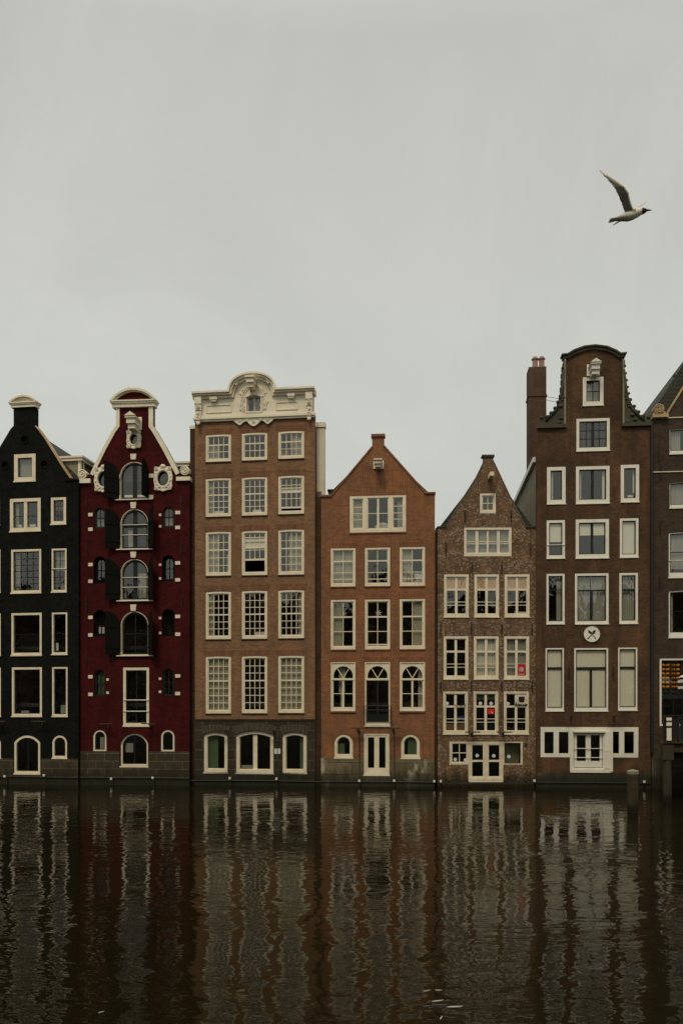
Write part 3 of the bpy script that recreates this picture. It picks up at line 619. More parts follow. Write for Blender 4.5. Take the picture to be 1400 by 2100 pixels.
# cornice
V = lambda y: h.F(522, y)[1]
U = lambda x: h.F(x, 830)[0]
ul, ur = U(397.5), U(646.5); vtop = V(803.5); vbot = V(857.5)
na = 22; ac = U(519.5); ra = U(568)-U(519.5); hr = V(768)-V(803.5)
def cap(k, dz):  # outline of the top: flat, ogee foot, arch, flat
    L = [(ul, vtop-dz)]
    L += [(ac-ra-.02+k, vtop-dz)]
    for i in range(1, na):
        t = math.pi*(1-i/na); L.append((ac+(ra-k)*math.cos(t)*(1.0), vtop-dz+(hr)*math.sin(t)**.9))
    L += [(ac+ra+.02-k, vtop-dz), (ur, vtop-dz)]
    return L
wu0, wu1, wv0, wv1 = U(507), U(535.5), V(845), V(813)
whole = arch(wu0, wu1, wv0, wv1, .05, 8)
bm = bmesh.new(); plate(bm, [(ul+.1, vbot), (ur-.1, vbot)]+[(min(max(p[0], ul+.1), ur-.1), p[1]-.12) for p in cap(.12, 0)[::-1]], [whole], -.10, .32); cor = h.part('cornice', bm, M['stonecream'])
bm = bmesh.new(); strip(bm, cap(0, 0), .10, -.46, .36); strip(bm, cap(.09, .102), .09, -.36, .34); strip(bm, cap(.16, .194), .12, -.22, .33); h.part('cornice_moulding', bm, M['stonecream'], cor)
bm = bmesh.new(); box(bm, ul+.02, ur-.02, -.20, .33, vbot-.02, vbot+.10); box(bm, ul+.05, ur-.05, -.15, .31, vbot+.102, vbot+.2); box(bm, ul+.06, ur-.06, -.13, .3, vbot-.12, vbot-.022); h.part('lower_moulding', bm, M['stonecream'], cor)
for x0, x1 in ((402, 416), (628, 642)):
    bm = bmesh.new(); a, b = U(x0), U(x1); c = (a+b)/2; w = (b-a)/2
    box(bm, a, b, -.34, -.101, V(827), V(813)); plate(bm, [(a+.02, V(840)), (b-.02, V(840)), (b-.005, V(827.2)), (a+.005, V(827.2))], [], -.28, -.102)
    plate(bm, [(c-w*.5, V(866)), (c+w*.5, V(866)), (c+w*.9, V(840.2)), (c-w*.9, V(840.2))], [], -.235, -.103)
    volute(bm, c, V(833), w*.6, -.34, -.27, 1.5); volute(bm, c, V(857), w*.6, -.30, -.22, 1.4); ball(bm, (c, -.3, V(820)), w*.5, s=(1, .5, 1.2)); ball(bm, (c, -.26, V(867)), w*.55, s=(1, .7, 1))
    ball(bm, (c, -.28, V(846)), w*.4, s=(1, .6, 1.2))
    h.part('corbel', bm, M['stonecream'], cor)
for x0, x1 in ((433, 448), (591, 606)): bm = bmesh.new(); box(bm, U(x0), U(x1), -.32, -.20, V(819.5), V(813.5)); box(bm, U(x0+2), U(x1-2), -.28, -.2, V(823), V(819.6)); h.part('bracket', bm, M['stonecream'], cor)
for sg in (-1, 1): bm = bmesh.new(); plate(bm, [(ac+sg*.98, V(790)), (ac+sg*.80, V(779)), (ac+sg*.70, V(782.5)), (ac+sg*.86, V(793))], [], -.32, -.2); h.part('bracket', bm, M['stonecream'], cor)
bm = bmesh.new()   # shallow carved relief: panels, arch moulding round the window, leaves
for x0, x1 in ((424, 476), (566, 612)):
    L = [(U(x0), V(845)), (U(x1), V(845)), (U(x1), V(828)), (U(x0), V(828))]; Li = [(L[0][0]+.05, L[0][1]+.05), (L[1][0]-.05, L[1][1]+.05), (L[2][0]-.05, L[2][1]-.05), (L[3][0]+.05, L[3][1]-.05)]; ring(bm, L, Li, -.14, -.101)
for k, yy in ((.0, -.16), (.10, -.14)):
    L = []
    for i in range(15):
        t = math.pi*(1-i/14); L.append((ac+(.72-k)*math.cos(t), V(840)+(1.35-k)*math.sin(t)))
    strip(bm, L, .05, yy, -.101)
strip(bm, [(wu0-.13, wv1-.05), (wu0-.02, wv1-.02), ((wu0+wu1)/2, wv1+.12), (wu1+.02, wv1-.02), (wu1+.13, wv1-.05)], .06, -.18, -.102)
ring(bm, arch(wu0-.08, wu1+.08, wv0-.08, wv1+.06, .06, 8), arch(wu0+.002, wu1-.002, wv0+.002, wv1-.002, .05, 8), -.15, .05)
for sg in (-1, 1):
    for t in range(14):
        z = wv0+.02+t*.085; ball(bm, (ac+sg*(.52+.12*math.sin(t*1.3)+.02*(t % 3)), -.105, z), .05+.02*(t % 2), s=(1.3, .5, .8))
    for t in range(5): volute(bm, ac+sg*(.5+.10*(t % 2)), wv0+.12+t*.24, .075, -.13, -.1, 1.3, sg)
    tube(bm, [(ac+sg*.45, -.11, wv0-.02), (ac+sg*.7, -.12, wv0+.2), (ac+sg*.8, -.12, wv0+.5)], .03, 6)
h.part('carved_relief', bm, M['stonecream'], cor)
bm = bmesh.new(); L = []
n = 46
for i in range(n+1):
    x = 474+(568-474)*i/n; t = i/n
    d = 4.5+4.0*abs(math.sin(t*math.pi*3))+8*math.exp(-((t-.5)/.13)**2)+5*math.exp(-((t-.2)/.06)**2)+5*math.exp(-((t-.8)/.06)**2); L.append((U(x), V(858)-min(d, 20)/PXM*1.05*(min(1, t*9, (1-t)*9)*.8+.2)))
plate(bm, [(U(568), V(858.5)), (U(474), V(858.5))]+L, [], -.12, -.004)
for t in (.2, .35, .5, .65, .8): volute(bm, U(474+94*t), V(863+ (3 if t == .5 else 0)), .085, -.15, -.11, 1.3, 1 if t < .5 else -1)
h.part('carved_apron', bm, M['stonecream'], cor)
h.holes = []
w = window(h, 507, 535.5, 813, 845, fw=1.2, sw=1.2, cols=[(.5, 2)], sill=None, hole=False, rec=.0, cur=[('cur_grey', .5, 1, 0, 1)])
attic(h, 502, 540, 806, 850)
hoist(h, 510.5, 528.5, 776, 804, length=.85, gable=False, back=False)
light_bars(h, [(450, 480), (548, 575)], 1497, 'tall brown brick house'); conduit(h, 388, 657, 1600)
floods(h, [(474, 1595, 'below the left window of the tall brown brick house'), (569, 1596, 'below the right side of the tall brown brick house')])
H3 = h

# ================================================================== HOUSE 4: orange brick gable
h = House('orange red brick house with plain pointed gable, arched fanlights and white framed windows', 774, .09)
S4 = dict(fw=4.2, sw=1.7, rec=.01, sill='b4', sillh=.06, sillw=.01, mb=1.5)
u0, u1, v0, v1 = h.rect(717, 832, 1016, 1091.5); h.holes.append(arch(u0, u1, v0, v1, 0))
def plated(h, x0, x1, y0, y1, openings, mat, y=.01, d=.13, name='window', outline=None):
    """one painted frame with several openings given in px; returns object and local openings"""
    O = outline or arch(*[q for q in h.rect(x0, x1, y0, y1)], 0)
    hs = [arch(*h.rect(*o[:4]), (o[4] if len(o) > 4 else 0)/PXM) for o in openings]
    bm = bmesh.new(); plate(bm, O, hs, y, y+d); w = h.part(name, bm, M[mat])
    return w, hs
def glaze(h, w, L, y):
    for p in L: bm = bmesh.new(); bm.faces.new([bm.verts.new((a, y, b)) for a, b in p]); h.part('pane', bm, M['glass'], w)
ops = [(723, 744.5, 1022.5, 1084), (753, 796.5, 1020.5, 1084.5), (805, 826.5, 1019.5, 1083)]
w, hs = plated(h, 717, 832, 1016.3, 1091.2, ops, 'cream')
bm = bmesh.new()
for o, ncol in zip(ops, (1, 2, 1)):
    a, b, c, d = h.rect(*o); ring(bm, arch(a, b, c, d, 0), arch(a+.045, b-.045, c+.045, d-.045, 0), .05, .10)
    if ncol == 2: box(bm, (a+b)/2-.055, (a+b)/2+.055, .045, .1, c+.04, d-.04)
    for f in ((.5,) if ncol == 2 else (.3, .5, .72)): box(bm, a+.04, b-.04, .055, .09, c+(d-c)*f-.018, c+(d-c)*f+.018)
h.part('sash', bm, M['cream'], w); glaze(h, w, hs, .08)
a, b, c, d = h.rect(723, 744.5, 1022.5, 1084); bm = bmesh.new(); drape(bm, a, b, c, d, .22); h.part('curtain', bm, M['cur_green'], w)
a, b, c, d = h.rect(768, 797, 1063, 1084); bm = bmesh.new(); box(bm, a, b, .5, 1.2, c, (c+d)/2); ball(bm, ((a+b)/2, .7, (c+d)/2+.05), .3, s=(1.1, .7, .5)); h.part('bed_linen', bm, M['cur_white'], w)
a, b, c, d = h.rect(814, 826, 1025, 1083); bm = bmesh.new(); drape(bm, a, b, c, d, .24); h.part('curtain', bm, M['cur_grey'], w)
bm = bmesh.new(); box(bm, u0-.01, u1+.01, -.05, .06, v0-.06, v0-.002); h.part('sill', bm, M['b4'], w)
cx4 = [(678, 728.7), (748, 799.5), (819, 871)]
c42 = [[('cur_green', 0, 1, 0, 1)], [], [('cur_green', 0, .5, 0, 1), ('paper', .58, .98, .68, .95)]]
c43 = [[('cur_green', 0, .46, 0, 1)], [], [('cur_green', .5, 1, 0, 1)]]
for c in range(3):
    window(h, *cx4[c], (1124, 1122.7, 1121.5)[c], (1202.8, 1202, 1201.5)[c], cols=[(.5, 1.4)], rows=[(.32, 2.8), (.68, 1.4), (.885, 1.6)], cur=c42[c], **S4)
    window(h, *cx4[c], (1229.6, 1229, 1228)[c], (1331.8, 1331.5, 1331)[c], cols=[(.5, 1.4)], rows=[(.335, 3), (.67, 1.4)]+([(.97, 2)] if c == 1 else []), cur=c43[c], **S4)
for c in range(3):
    for yy in ((1124, 1122.7, 1121.5)[c], (1229.6, 1229, 1228)[c], 1358):
        a, b, v0, v1 = h.rect(cx4[c][0], cx4[c][1], yy, yy+5); bm = bmesh.new(); box(bm, a-.05, b+.05, -.005, -.002, v1+.012, v1+.25); h.part('brick_lintel', bm, M['b4v'])
# paper star ornaments and hanging garland seen inside are small bright things of the rooms
def star(h, x, y, r, yy):
    u, v = h.F(x, y); L = []
    for i in range(14): 
        k = r/PXM*(1 if i % 2 == 0 else .35); L.append((u+k*math.cos(math.pi*i/7+.2), v+k*math.sin(math.pi*i/7+.2)))
    bm = bmesh.new(); plate(bm, L, [], yy, yy+.02); return bm
for i, (x, y) in enumerate(((703.5, 1257), (775.5, 1256))):
    bm = star(h, x, y, 8, 0); rt = empty('paper_star', h.world(0, .25, 0), -math.atan(h.t)); link('star_body', bm, M['paper'], rt)
    a = h.F(x, y); b = h.F(x, 1237); bm = bmesh.new(); tube(bm, [(a[0], .01, a[1]), (b[0], .01, b[1])], .008, 5); link('cord', bm, M['paper'], rt)
    tag(rt, ('small white paper star hanging in the left third-floor window of the orange brick house', 'white paper star hanging in the middle third-floor window of the orange brick house')[i], 'ornament', 'paper stars in the windows')
# row with fanlights
for c in range(3):
    x0, x1 = cx4[c]; y0 = 1358; y1 = 1488 if c == 1 else 1458.5
    u0, u1, v0, v1 = h.rect(x0, x1, y0, y1); h.holes.append(arch(u0, u1, v0, v1, 0))
    yf = 1391; fan = (x0+5.5, x1-5.5, 1364, yf)
    lows = [(x0+3, x1-3, 1396, 1481)] if c == 1 else [(x0+5.5, (x0+x1)/2-2, 1395, 1450), ((x0+x1)/2+2, x1-5.5, 1395, 1450)]
    fa, fb, fc, fd = h.rect(*fan); fr_ = (fb-fa)/2; fo = arch(fa, fb, fc, min(fd, fc+fr_+.12), fr_-.02, 16)
    bm = bmesh.new(); L = [fo]+[arch(*h.rect(*l), 0) for l in lows]
    plate(bm, arch(u0+.002, u1-.002, v0+.002, v1-.002, 0), L, .01, .13); w = h.part('door' if c == 1 else 'window', bm, M['cream'])
    bm = bmesh.new(); ring(bm, arch(u0+.003, u1-.003, v0+.003, v1-.003, 0), arch(u0+.05, u1-.05, v0+.05, v1-.05, 0), -.03, .009)
    uc = (fa+fb)/2; vt = fo[2+8][1]
    for sg in (-1, 1):
        d = Vector((sg*fr_*.62, (vt-fc)*.86)); nrm = Vector((-d.y, d.x)).normalized()*.02
        plate(bm, [(uc-nrm.x, fc-nrm.y+.01), (uc+d.x-nrm.x, fc+d.y-nrm.y), (uc+d.x+nrm.x, fc+d.y+nrm.y), (uc+nrm.x, fc+nrm.y+.01)], [], .04, .09)
    box(bm, u0+.05, u1-.05, -.02, .0085, fc-.10, fc-.02)
    if c != 1:
        for l in lows:
            a, b, e_, f_ = h.rect(*l); box(bm, a, b, .05, .09, (e_+f_)/2-.018, (e_+f_)/2+.018)
    h.part('sash', bm, M['cream'], w)
    if c != 1: glaze(h, w, L, .07)
    else:
        glaze(h, w, L[:1], .07); a, b, e_, f_ = h.rect(*lows[0]); bm = bmesh.new()
        for k in (0, 1):
            p0 = a+(b-a)*k/2+.004; p1 = a+(b-a)*(k+1)/2-.004; ring(bm, arch(p0, p1, e_+.004, f_-.004, 0), arch(p0+.05, p1-.05, e_+.4, f_-.06, 0), .06, .11); box(bm, p0+.04, p1-.04, .075, .1, e_+.05, e_+.42)
        dl = h.part('door_leaf', bm, M['darkgreen'], w); bm = bmesh.new(); bm.faces.new([bm.verts.new(p) for p in ((a+.03, .085, e_+.42), (b-.03, .085, e_+.42), (b-.03, .085, f_-.05), (a+.03, .085, f_-.05))]); h.part('pane', bm, M['glass'], w)
    if c != 1:
        for m_, x_0, x_1, yy0, yy1 in ([('cur_green', x0+16, x0+29, 1366, 1420), ('cur_green', x0+19, x0+24, 1420, 1451)] if c == 0 else [('cur_green', x1-14, x1-5, 1372, 1451)]):
            a, b, e_, f_ = h.rect(x_0, x_1, yy0, yy1); bm = bmesh.new(); drape(bm, a, b, e_, f_, .24); h.part('curtain', bm, M[m_], w)
    bm = bmesh.new(); box(bm, u0-.02, u1+.02, -.07, .0, v0-.07, v0-.002); h.part('sill', bm, M['stonecream' if c == 1 else 'b4'], w)
    if c == 1:   # iron guard rail
        bm = bmesh.new(); za = h.F(774, 1482)[1]; zb = h.F(774, 1447.5)[1]; a, b = u0-.05, u1+.05
        for z in (za, zb-.22, zb): tube(bm, [(a, -.02, z), (a, -.24, z), (b, -.24, z), (b, -.02, z)], .016, 6)
        for i in range(13):
            x = a+(b-a)*i/12; tube(bm, [(x, -.24, za), (x, -.24 if 0 < i < 12 else -.28, (za+zb)/2-.1), (x, -.24, zb)], .010 if 0 < i < 12 else .02, 5)
        h.part('guard_rail', bm, M['black'])
window(h, 685.6, 723.2, 1506, 1553, rise=18.8, fw=5, sw=1.5, sm='cream', cur=[('cur_dkgreen', .05, .55, .1, 1)], sill='stonecream')
window(h, 822, 860.5, 1506, 1554, rise=19.2, fw=5, sw=1.5, sm='cream', cur=[('cur_dkgreen', .3, .95, .1, 1)], sill='stonecream')
for x0, x1 in ((685.6, 723.2), (822, 860.5)):   # soldier arches
    a, b, v0, v1 = h.rect(x0, x1, 1506, 1553); c = (a+b)/2; r = (b-a)/2; bm = bmesh.new()
    for i in range(17):
        t = math.pi*(i+.08)/17; t2 = math.pi*(i+.92)/17; cz = v1-r
        plate(bm, [(c+(r+.015)*math.cos(t), cz+(r+.015)*math.sin(t)), (c+(r+.23)*math.cos(t), cz+(r+.23)*math.sin(t)), (c+(r+.23)*math.cos(t2), cz+(r+.23)*math.sin(t2)), (c+(r+.015)*math.cos(t2), cz+(r+.015)*math.sin(t2))], [], -.012, -.002)
    h.part('brick_arch', bm, M['b4'])
window(h, 746, 798, 1504, 1588.4, fw=4, sw=4, cols=[(.5, 10)], name='water_door', sill='stonecream', mb=1.5, sdep=.03, rows=[(.97, 4)])
gab4 = [(658, 1640), (890, 1640), (891.3, 1012), (874, 1012), (787.2, 914), (787.2, 896), (762.8, 896), (762.8, 916), (679, 1016), (658, 1018)]
shell(h, gab4, 'b4', 1022, 657.5, 892, (774.5, 908), side='b4')
bm = bmesh.new(); strip(bm, h.pts([(679.5, 1014), (762.5, 914.5), ]), 3/PXM, -.05, .34); strip(bm, h.pts([(787.5, 912.5), (874.5, 1010.5)]), 3/PXM, -.05, .34); h.part('coping', bm, M['b4'])
bm = bmesh.new()
for x0, x1, y0, y1 in ((656.8, 680, 1015.2, 1019), (869, 892.6, 1009.5, 1013), (760.8, 789.2, 890.5, 896)): a, b, c, d = h.rect(x0, x1, y0, y1); box(bm, a, b, -.08, .36, c, d)
h.part('capstone', bm, M['b4'])
hoist(h, 767.5, 784.5, 945, 965, length=.8, gable=False, mat='stonecream')
notched(h, 658.3, 890, 1556, [(745, 799, 1591)], 's4')
light_bars(h, [(719.4, 749), (791.4, 821)], 1493, 'orange red brick house'); conduit(h, 658, 890, 1602)
floods(h, [(737, 1600, 'left of the orange house water door'), (808, 1600, 'right of the orange house water door'), (889.5, 1601, 'at the right corner of the orange brick house')])
bm = bmesh.new()
for x in (737, 808.5): a = h.F(x, 1498); b = h.F(x, 1600); tube(bm, [(a[0], -.05, a[1]), (b[0], -.05, b[1])], .028, 6)
h.part('downpipe', bm, M['iron'])
bm = bmesh.new(); a = h.F(893.6, 1085); tube(bm, [(a[0]+.02, .05, a[1]+.05), (a[0]-.02, .02, a[1]-.2), (a[0], .02, .2)], .055, 8); h.part('downpipe', bm, M['b3d'])
# roof terrace boxes seen left of the gable
bm = bmesh.new()
for x0, x1, y0, y1, d0, d1 in ((660, 682, 1000, 1022, 1.6, 2.4), (682, 702, 982, 1000, 2.0, 3.0), (664, 690, 990, 996, 2.2, 3.2)): a, b, c, d = h.rect(x0, x1, y0, y1); box(bm, a, b, d0, d1, c, d)
h.part('roof_terrace', bm, M['stonecream'])
bm = bmesh.new(); a, b, c, d = h.rect(664, 684, 986, 989.5); box(bm, a, b, 1.7, 2.6, c, d); h.part('roof_vent', bm, M['black'])
H4 = h

# ================================================================== HOUSE 5: weathered brick
h = House('small weathered brown brick house with white flecked bricks and a steep pointed gable', 998, .012)
S5 = dict(fw=4.5, sw=1.6, rec=.0, sdep=.05, sill='creamdirty', sillh=.05, mb=1.0)
window(h, 983.5, 1016, 1012, 1052.6, fw=4, sw=2, fm='cream', cols=[(.5, 1.3)], rows=[(.5, 1.5)], rec=0, sill=None, mb=1.5)
window(h, 951, 1048, 1082, 1140.7, fw=4.2, sw=1.5, cols=[(.2425, 6), (.5, 4), (.7575, 6)], rows=[(.5, 1.4), (.6, 1.4)], cur=[('cur_grey', 0, 1, 0, 1)], rec=0, sill=None, mb=2)
c52 = [('bl_tan', 0, 1, 0, .33)]
cx5 = [(910, 960.5), (972, 1022.5), (1034, 1085)]
R5 = [(.335, 4), (.68, 1.3), (.77, 1.3)]
for c in range(3):
    window(h, *cx5[c], 1178, 1265, cols=[(.5, 5)], rows=R5, cur=c52+([('paper', .6, .95, .93, 1)] if c == 2 else []), **S5)
    window(h, cx5[c][0]-1, cx5[c][1]-.8, 1305, 1392.5, cols=[(.5, 5)], rows=R5, cur=[[], [('cur_white', 0, 1, 0, 1)], [('cur_white', 0, 1, 0, 1)]][c] if c < 2 else [('cur_grey', 0, 1, 0, 1)], **S5)
    window(h, cx5[c][0]-1.8, cx5[c][1]-1.6, 1418, 1505, cols=[(.5, 5)], rows=R5, cur=[[('warm', .05, .95, .78, 1), ('blue', .55, .9, .605, .635)], [('cur_dkgreen', .02, .98, 0, .16)], []][c], **dict(S5, fm='creamdirty'))
# ground floor: T shaped frame
L = h.pts([(921, 1568), (959.8, 1568), (959.8, 1602), (1031.2, 1602), (1031.2, 1568), (1071, 1568), (1071, 1520.8), (921, 1520.8)]); h.holes.append(L)
cu = sum(p[0] for p in L)/8; Li = [(p[0]+(.002 if p[0] < cu else -.002), p[1]+(.002 if i in (0, 1, 2, 3, 4, 5) else -.002)) for i, p in enumerate(L)]
ops = [(926, 957, 1524.5, 1563.5), (966.5, 991, 1527, 1594), (1000.5, 1024.5, 1527, 1594), (1033.5, 1067, 1523.5, 1566)]
w, hs = plated(h, 0, 0, 0, 0, ops, 'creamdirty', y=.0, d=.12, name='shopfront', outline=Li)
bm = bmesh.new()
for i, o in enumerate(ops):
    a, b, c, d = h.rect(*o)
    if i in (1, 2): box(bm, a, b, .01, .1, c+(d-c)*.47, c+(d-c)*.53); ring(bm, arch(a, b, c, d, 0), arch(a+.03, b-.03, c+.05, d-.03, 0), .015, .09)
    if i == 0: box(bm, (a+b)/2-.02, (a+b)/2+.02, .03, .08, c, d); box(bm, a, b, .03, .08, (c+d)/2-.02, (c+d)/2+.02); ring(bm, arch(a, b, c, d, 0), arch(a+.03, b-.03, c+.03, d-.03, 0), .025, .09)
h.part('sash', bm, M['cream'], w); glaze(h, w, hs, .06)
bm = bmesh.new(); a, b, c, d = h.rect(961, 1030.5, 1596, 1604); box(bm, a, b, -.06, -.002, c, d); h.part('threshold', bm, M['creamdirty'], w)
a, b, c, d = h.rect(1033.5, 1067, 1523.5, 1566); bm = bmesh.new(); box(bm, a, b, .5, .54, c, d); h.part('interior_panel', bm, M['plasterdark'], w)
for x, y in ((916.5, 1442.5), (984.6, 1442.5), (1006.5, 1442.5), (1041.2, 1443), (978, 1549.5), (1012, 1550), (933, 1557.5), (954, 1558.5), (1043, 1551.5)):
    u, v = h.F(x, y); bm = bmesh.new(); plate(bm, ellipse(u, v, .078, .078, 16), [], .038, .046); ring(bm, ellipse(u, v, .092, .092, 16), ellipse(u, v, .079, .079, 16), .036, .045); h.part('round_sticker', bm, M['paper'])
gab5 = [(897, 1645), (1098, 1645), (1098.5, 1079.5), (1076.4, 1078.5), (1046, 1019), (1014.8, 952.5), (1010.2, 943.5), (1010.2, 937), (991, 937), (990.2, 948), (975, 979), (945, 1026), (914.5, 1079.5), (897, 1080.5)]
shell(h, gab5, 'b5', 1084, 896.5, 1099, (1001, 950), side='b5')
bm = bmesh.new(); strip(bm, h.pts([(1010.6, 943), (1015.2, 952), (1046.5, 1018.6), (1076.6, 1078)]), 2/PXM, -.03, .34); strip(bm, h.pts([(914.2, 1079), (944.7, 1025.5), (974.7, 978.5), (989.8, 947.5)]), 2/PXM, -.03, .34)
h.part('coping', bm, M['lead'])
bm = bmesh.new()
for x0, x1, y0, y1 in ((895.8, 915, 1079.5, 1082), (1076, 1099.4, 1079, 1082), (987.5, 1013, 933, 937)): a, b, c, d = h.rect(x0, x1, y0, y1); box(bm, a, b, -.07, .36, c, d)
h.part('capstone', bm, M['mossy'])
bm = bmesh.new(); a, b, c, d = h.rect(999.5, 1007.5, 975.5, 983.5); box(bm, a, b, -.75, -.003, c, d); o = h.part('hoist_beam', bm, M['cream']); bm = bmesh.new(); tube(bm, [((a+b)/2, -.6, c), ((a+b)/2-.05, -.6, c-.15), ((a+b)/2-.02, -.6, c-.2)], .015, 6); h.part('hook', bm, M['black'], o)
anchors(h, [(953, 1048, 1070), (1047, 1048, 1070), (914, 1112, 1140), (1087, 1115, 1140), (967, 1153, 1175), (1028, 1153, 1175)]+[(x, 1280, 1302) for x in (903, 966, 1028, 1090)]+[(x, 1397, 1418) for x in (903, 966, 1028, 1090)])
light_bars(h, [(951, 981), (1015, 1046)], 1501, 'weathered brown brick house'); conduit(h, 897, 1098, 1606)
floods(h, [(902, 1601, 'at the left corner of the weathered brick house'), (1092.5, 1600, 'at the right corner of the weathered brick house')])
# things in the windows
def at_window(h, name, x0, x1, y0, y1, y, mat, label, cat):
    a, b, c, d = h.rect(x0, x1, y0, y1); o = empty(name, h.world((a+b)/2, y, c), -math.atan(h.t)); w = (b-a)/2
    bm = bmesh.new(); box(bm, -w, w, 0, .012, 0, d-c); link('sheet', bm, M[mat], o); tag(o, label, cat); return o, w, d-c
o, w_, hh = at_window(h, 'poster', 1061, 1076.5, 1361.5, 1385, .03, 'red', 'dark red poster with a pale ring emblem in a window of the weathered brick house', 'poster')
bm = bmesh.new(); c = hh*.52
for r in (.118, .062): ring(bm, [(p[0], p[1]) for p in ellipse(0, c, r, r, 22)], ellipse(0, c, r-.022, r-.022, 22), -.008, -.002)
box(bm, -.03, .03, -.008, -.002, c-.012, c+.012); box(bm, -.012, .012, -.0085, -.0025, c-.03, c+.03); box(bm, -w_*.8, w_*.8, -.008, -.002, hh*.1, hh*.13); box(bm, -w_*.6, w_*.6, -.008, -.002, hh*.04, hh*.06); link('emblem', bm, M['paper'], o)
o, w_, hh = at_window(h, 'sign', 999.8, 1012.8, 1453.5, 1464.5, .0365, 'scarlet', 'small bright red sign in a middle lower window of the weathered brick house', 'sign')
bm = bmesh.new(); plate(bm, [(-.01, hh*.45), (.08, hh*.1), (.11, hh*.16), (.02, hh*.5)], [], -.006, -.001); link('emblem', bm, M['paper'], o)
# white board with dark painted face and lettering in the right lower window
a, b, c, d = h.rect(1056.5, 1080, 1422, 1446); bm = bmesh.new(); box(bm, a, b, .034, .044, c, d); wb = h.part('painted_board', bm, M['creamdirty'])
cu, cv = h.F(1069, 1434)
bm = bmesh.new(); plate(bm, [(cu-.16, cv+.14), (cu-.15, cv-.1), (cu-.1, cv-.17), (cu+.1, cv-.17), (cu+.15, cv-.08), (cu+.16, cv+.13)], [], .028, .033); h.part('painted_emblem', bm, M['black'], wb)
def letters(h, txt, x, y, size, yy, mat, parent, shear=.3, sx=1.0):
    cv = bpy.data.curves.new('lettering', 'FONT'); cv.body = txt; cv.size = size; cv.shear = shear; cv.align_x = 'CENTER'; cv.align_y = 'CENTER'; cv.extrude = .003; cv.offset = .006
    t = bpy.data.objects.new('lettering', cv); COL.objects.link(t); bpy.context.view_layer.update()
    me = bpy.data.meshes.new_from_object(t.evaluated_get(bpy.context.evaluated_depsgraph_get())); bpy.data.objects.remove(t)
    u, v = h.F(x, y)
    for q in me.vertices: q.co = Vector((u+q.co.x*sx, yy-q.co.z, v+q.co.y))
    me.materials.append(M[mat]); me.name = 'lettering'; o = bpy.data.objects.new('lettering', me); COL.objects.link(o); o.parent = parent; return o
letters(h, 'Nessie', 1067, 1445, .24, -.012, 'black', wb)
bm = bmesh.new()   # worn lettering on the left window's transom
for i in range(9):
    x = 931+i*2.6; a = h.F(x, 1447+(i % 3)*1.2); b = h.F(x+2.2, 1444+((i*2) % 5)*1.1); tube(bm, [(a[0], -.012, a[1]), (b[0], -.014, b[1])], .018, 5)
h.part('worn_lettering', bm, M['black'], wb)
bm = bmesh.new()   # dark painted feather between two windows
for i in range(9):
    y = 1440+i*4.6; a = h.F(1023.5+(i % 3)*.7, y+9); b = h.F(1032-(i % 2)*1.3, y-4); n = .035
    plate(bm, [(a[0], a[1]), (b[0], b[1]-n), (b[0]+.02, b[1]+n), ((a[0]+b[0])/2, (a[1]+b[1])/2+n*1.5)], [], -.008-i*.0007, -.002)
rt = empty('painted_feather', h.world(0, 0, 0), -math.atan(h.t)); link('feather_strokes', bm, M['iron'], rt); tag(rt, 'dark feather like painted mark on the bricks between lower windows of the weathered house', 'wall mark')
u, v = h.F(1078, 1528); bm = bmesh.new(); plate(bm, ellipse(u, v, .07, .07, 14), [], -.02, -.002); h.part('vent', bm, M['black'])
H5 = h

# ================================================================== HOUSE 6: dark brown neck gable
h = House('tall dark brown brick house with mossy round topped gable and white window frames', 1213, .09)
S6 = dict(fm='bright', sm='darkgreen', fw=5.6, sw=1.8, rec=.0, sdep=.08, sill='bright', sillh=.05, mb=.8, sillw=.015)
window(h, 1194, 1236.5, 773, 831, cols=[(.5, 1.4)], rows=[(.5, 1.4)], cur=[('cur_grey', 0, 1, 0, 1)], **dict(S6, fw=7))
window(h, 1181, 1249.4, 858, 924, cols=[(.25, 1.3), (.5, 5.5), (.75, 1.3)], rows=[(.333, 1.3), (.667, 1.3)], **S6)
CW = 'cur_white'
window(h, 1120.7, 1159, 957.6, 1033, cur=[(CW, .03, .27, 0, 1)], **dict(S6, fw=7)); window(h, 1180, 1249, 956, 1032, cols=[(.5, 5.5)], cur=[(CW, .02, .1, 0, 1), (CW, .88, .98, 0, 1)], **dict(S6, fw=6.5)); window(h, 1271.8, 1309.6, 953, 1029, cur=[(CW, .82, .98, 0, .8), ('paper', .35, .8, .88, .95)], **dict(S6, fw=6.5))
window(h, 1120, 1157.6, 1067, 1144.4, bars=[(.7, 1.6)], cur=[('bl_cream', 0, 1, 0, .58)], **dict(S6, fw=5)); window(h, 1179.5, 1247.7, 1064.8, 1144, cols=[(.5, 5)], cur=[('bl_cream', 0, 1, 0, .39)], **dict(S6, fw=6.5)); window(h, 1270, 1308, 1063, 1142.5, cur=[('bl_white', 0, 1, 0, 1)], **dict(S6, fw=4.8))
window(h, 1119.7, 1157, 1176.7, 1279, rows=[(.3, 1.5)], cur=[('cur_grey', .6, 1, 0, 1)], **dict(S6, fw=4.2)); window(h, 1178, 1247, 1176, 1279, rows=[(.315, 3)], cols=[(.5, 5, .315, 1)], cur=[('cur_grey', 0, .45, 0, 1), ('cur_grey', .5, 1, 0, 1)], **dict(S6, fw=4.6)); window(h, 1269, 1307, 1175, 1278, rows=[(.315, 4.5)], cur=[('cur_grey', 0, 1, 0, 1)], **dict(S6, fw=4.4))
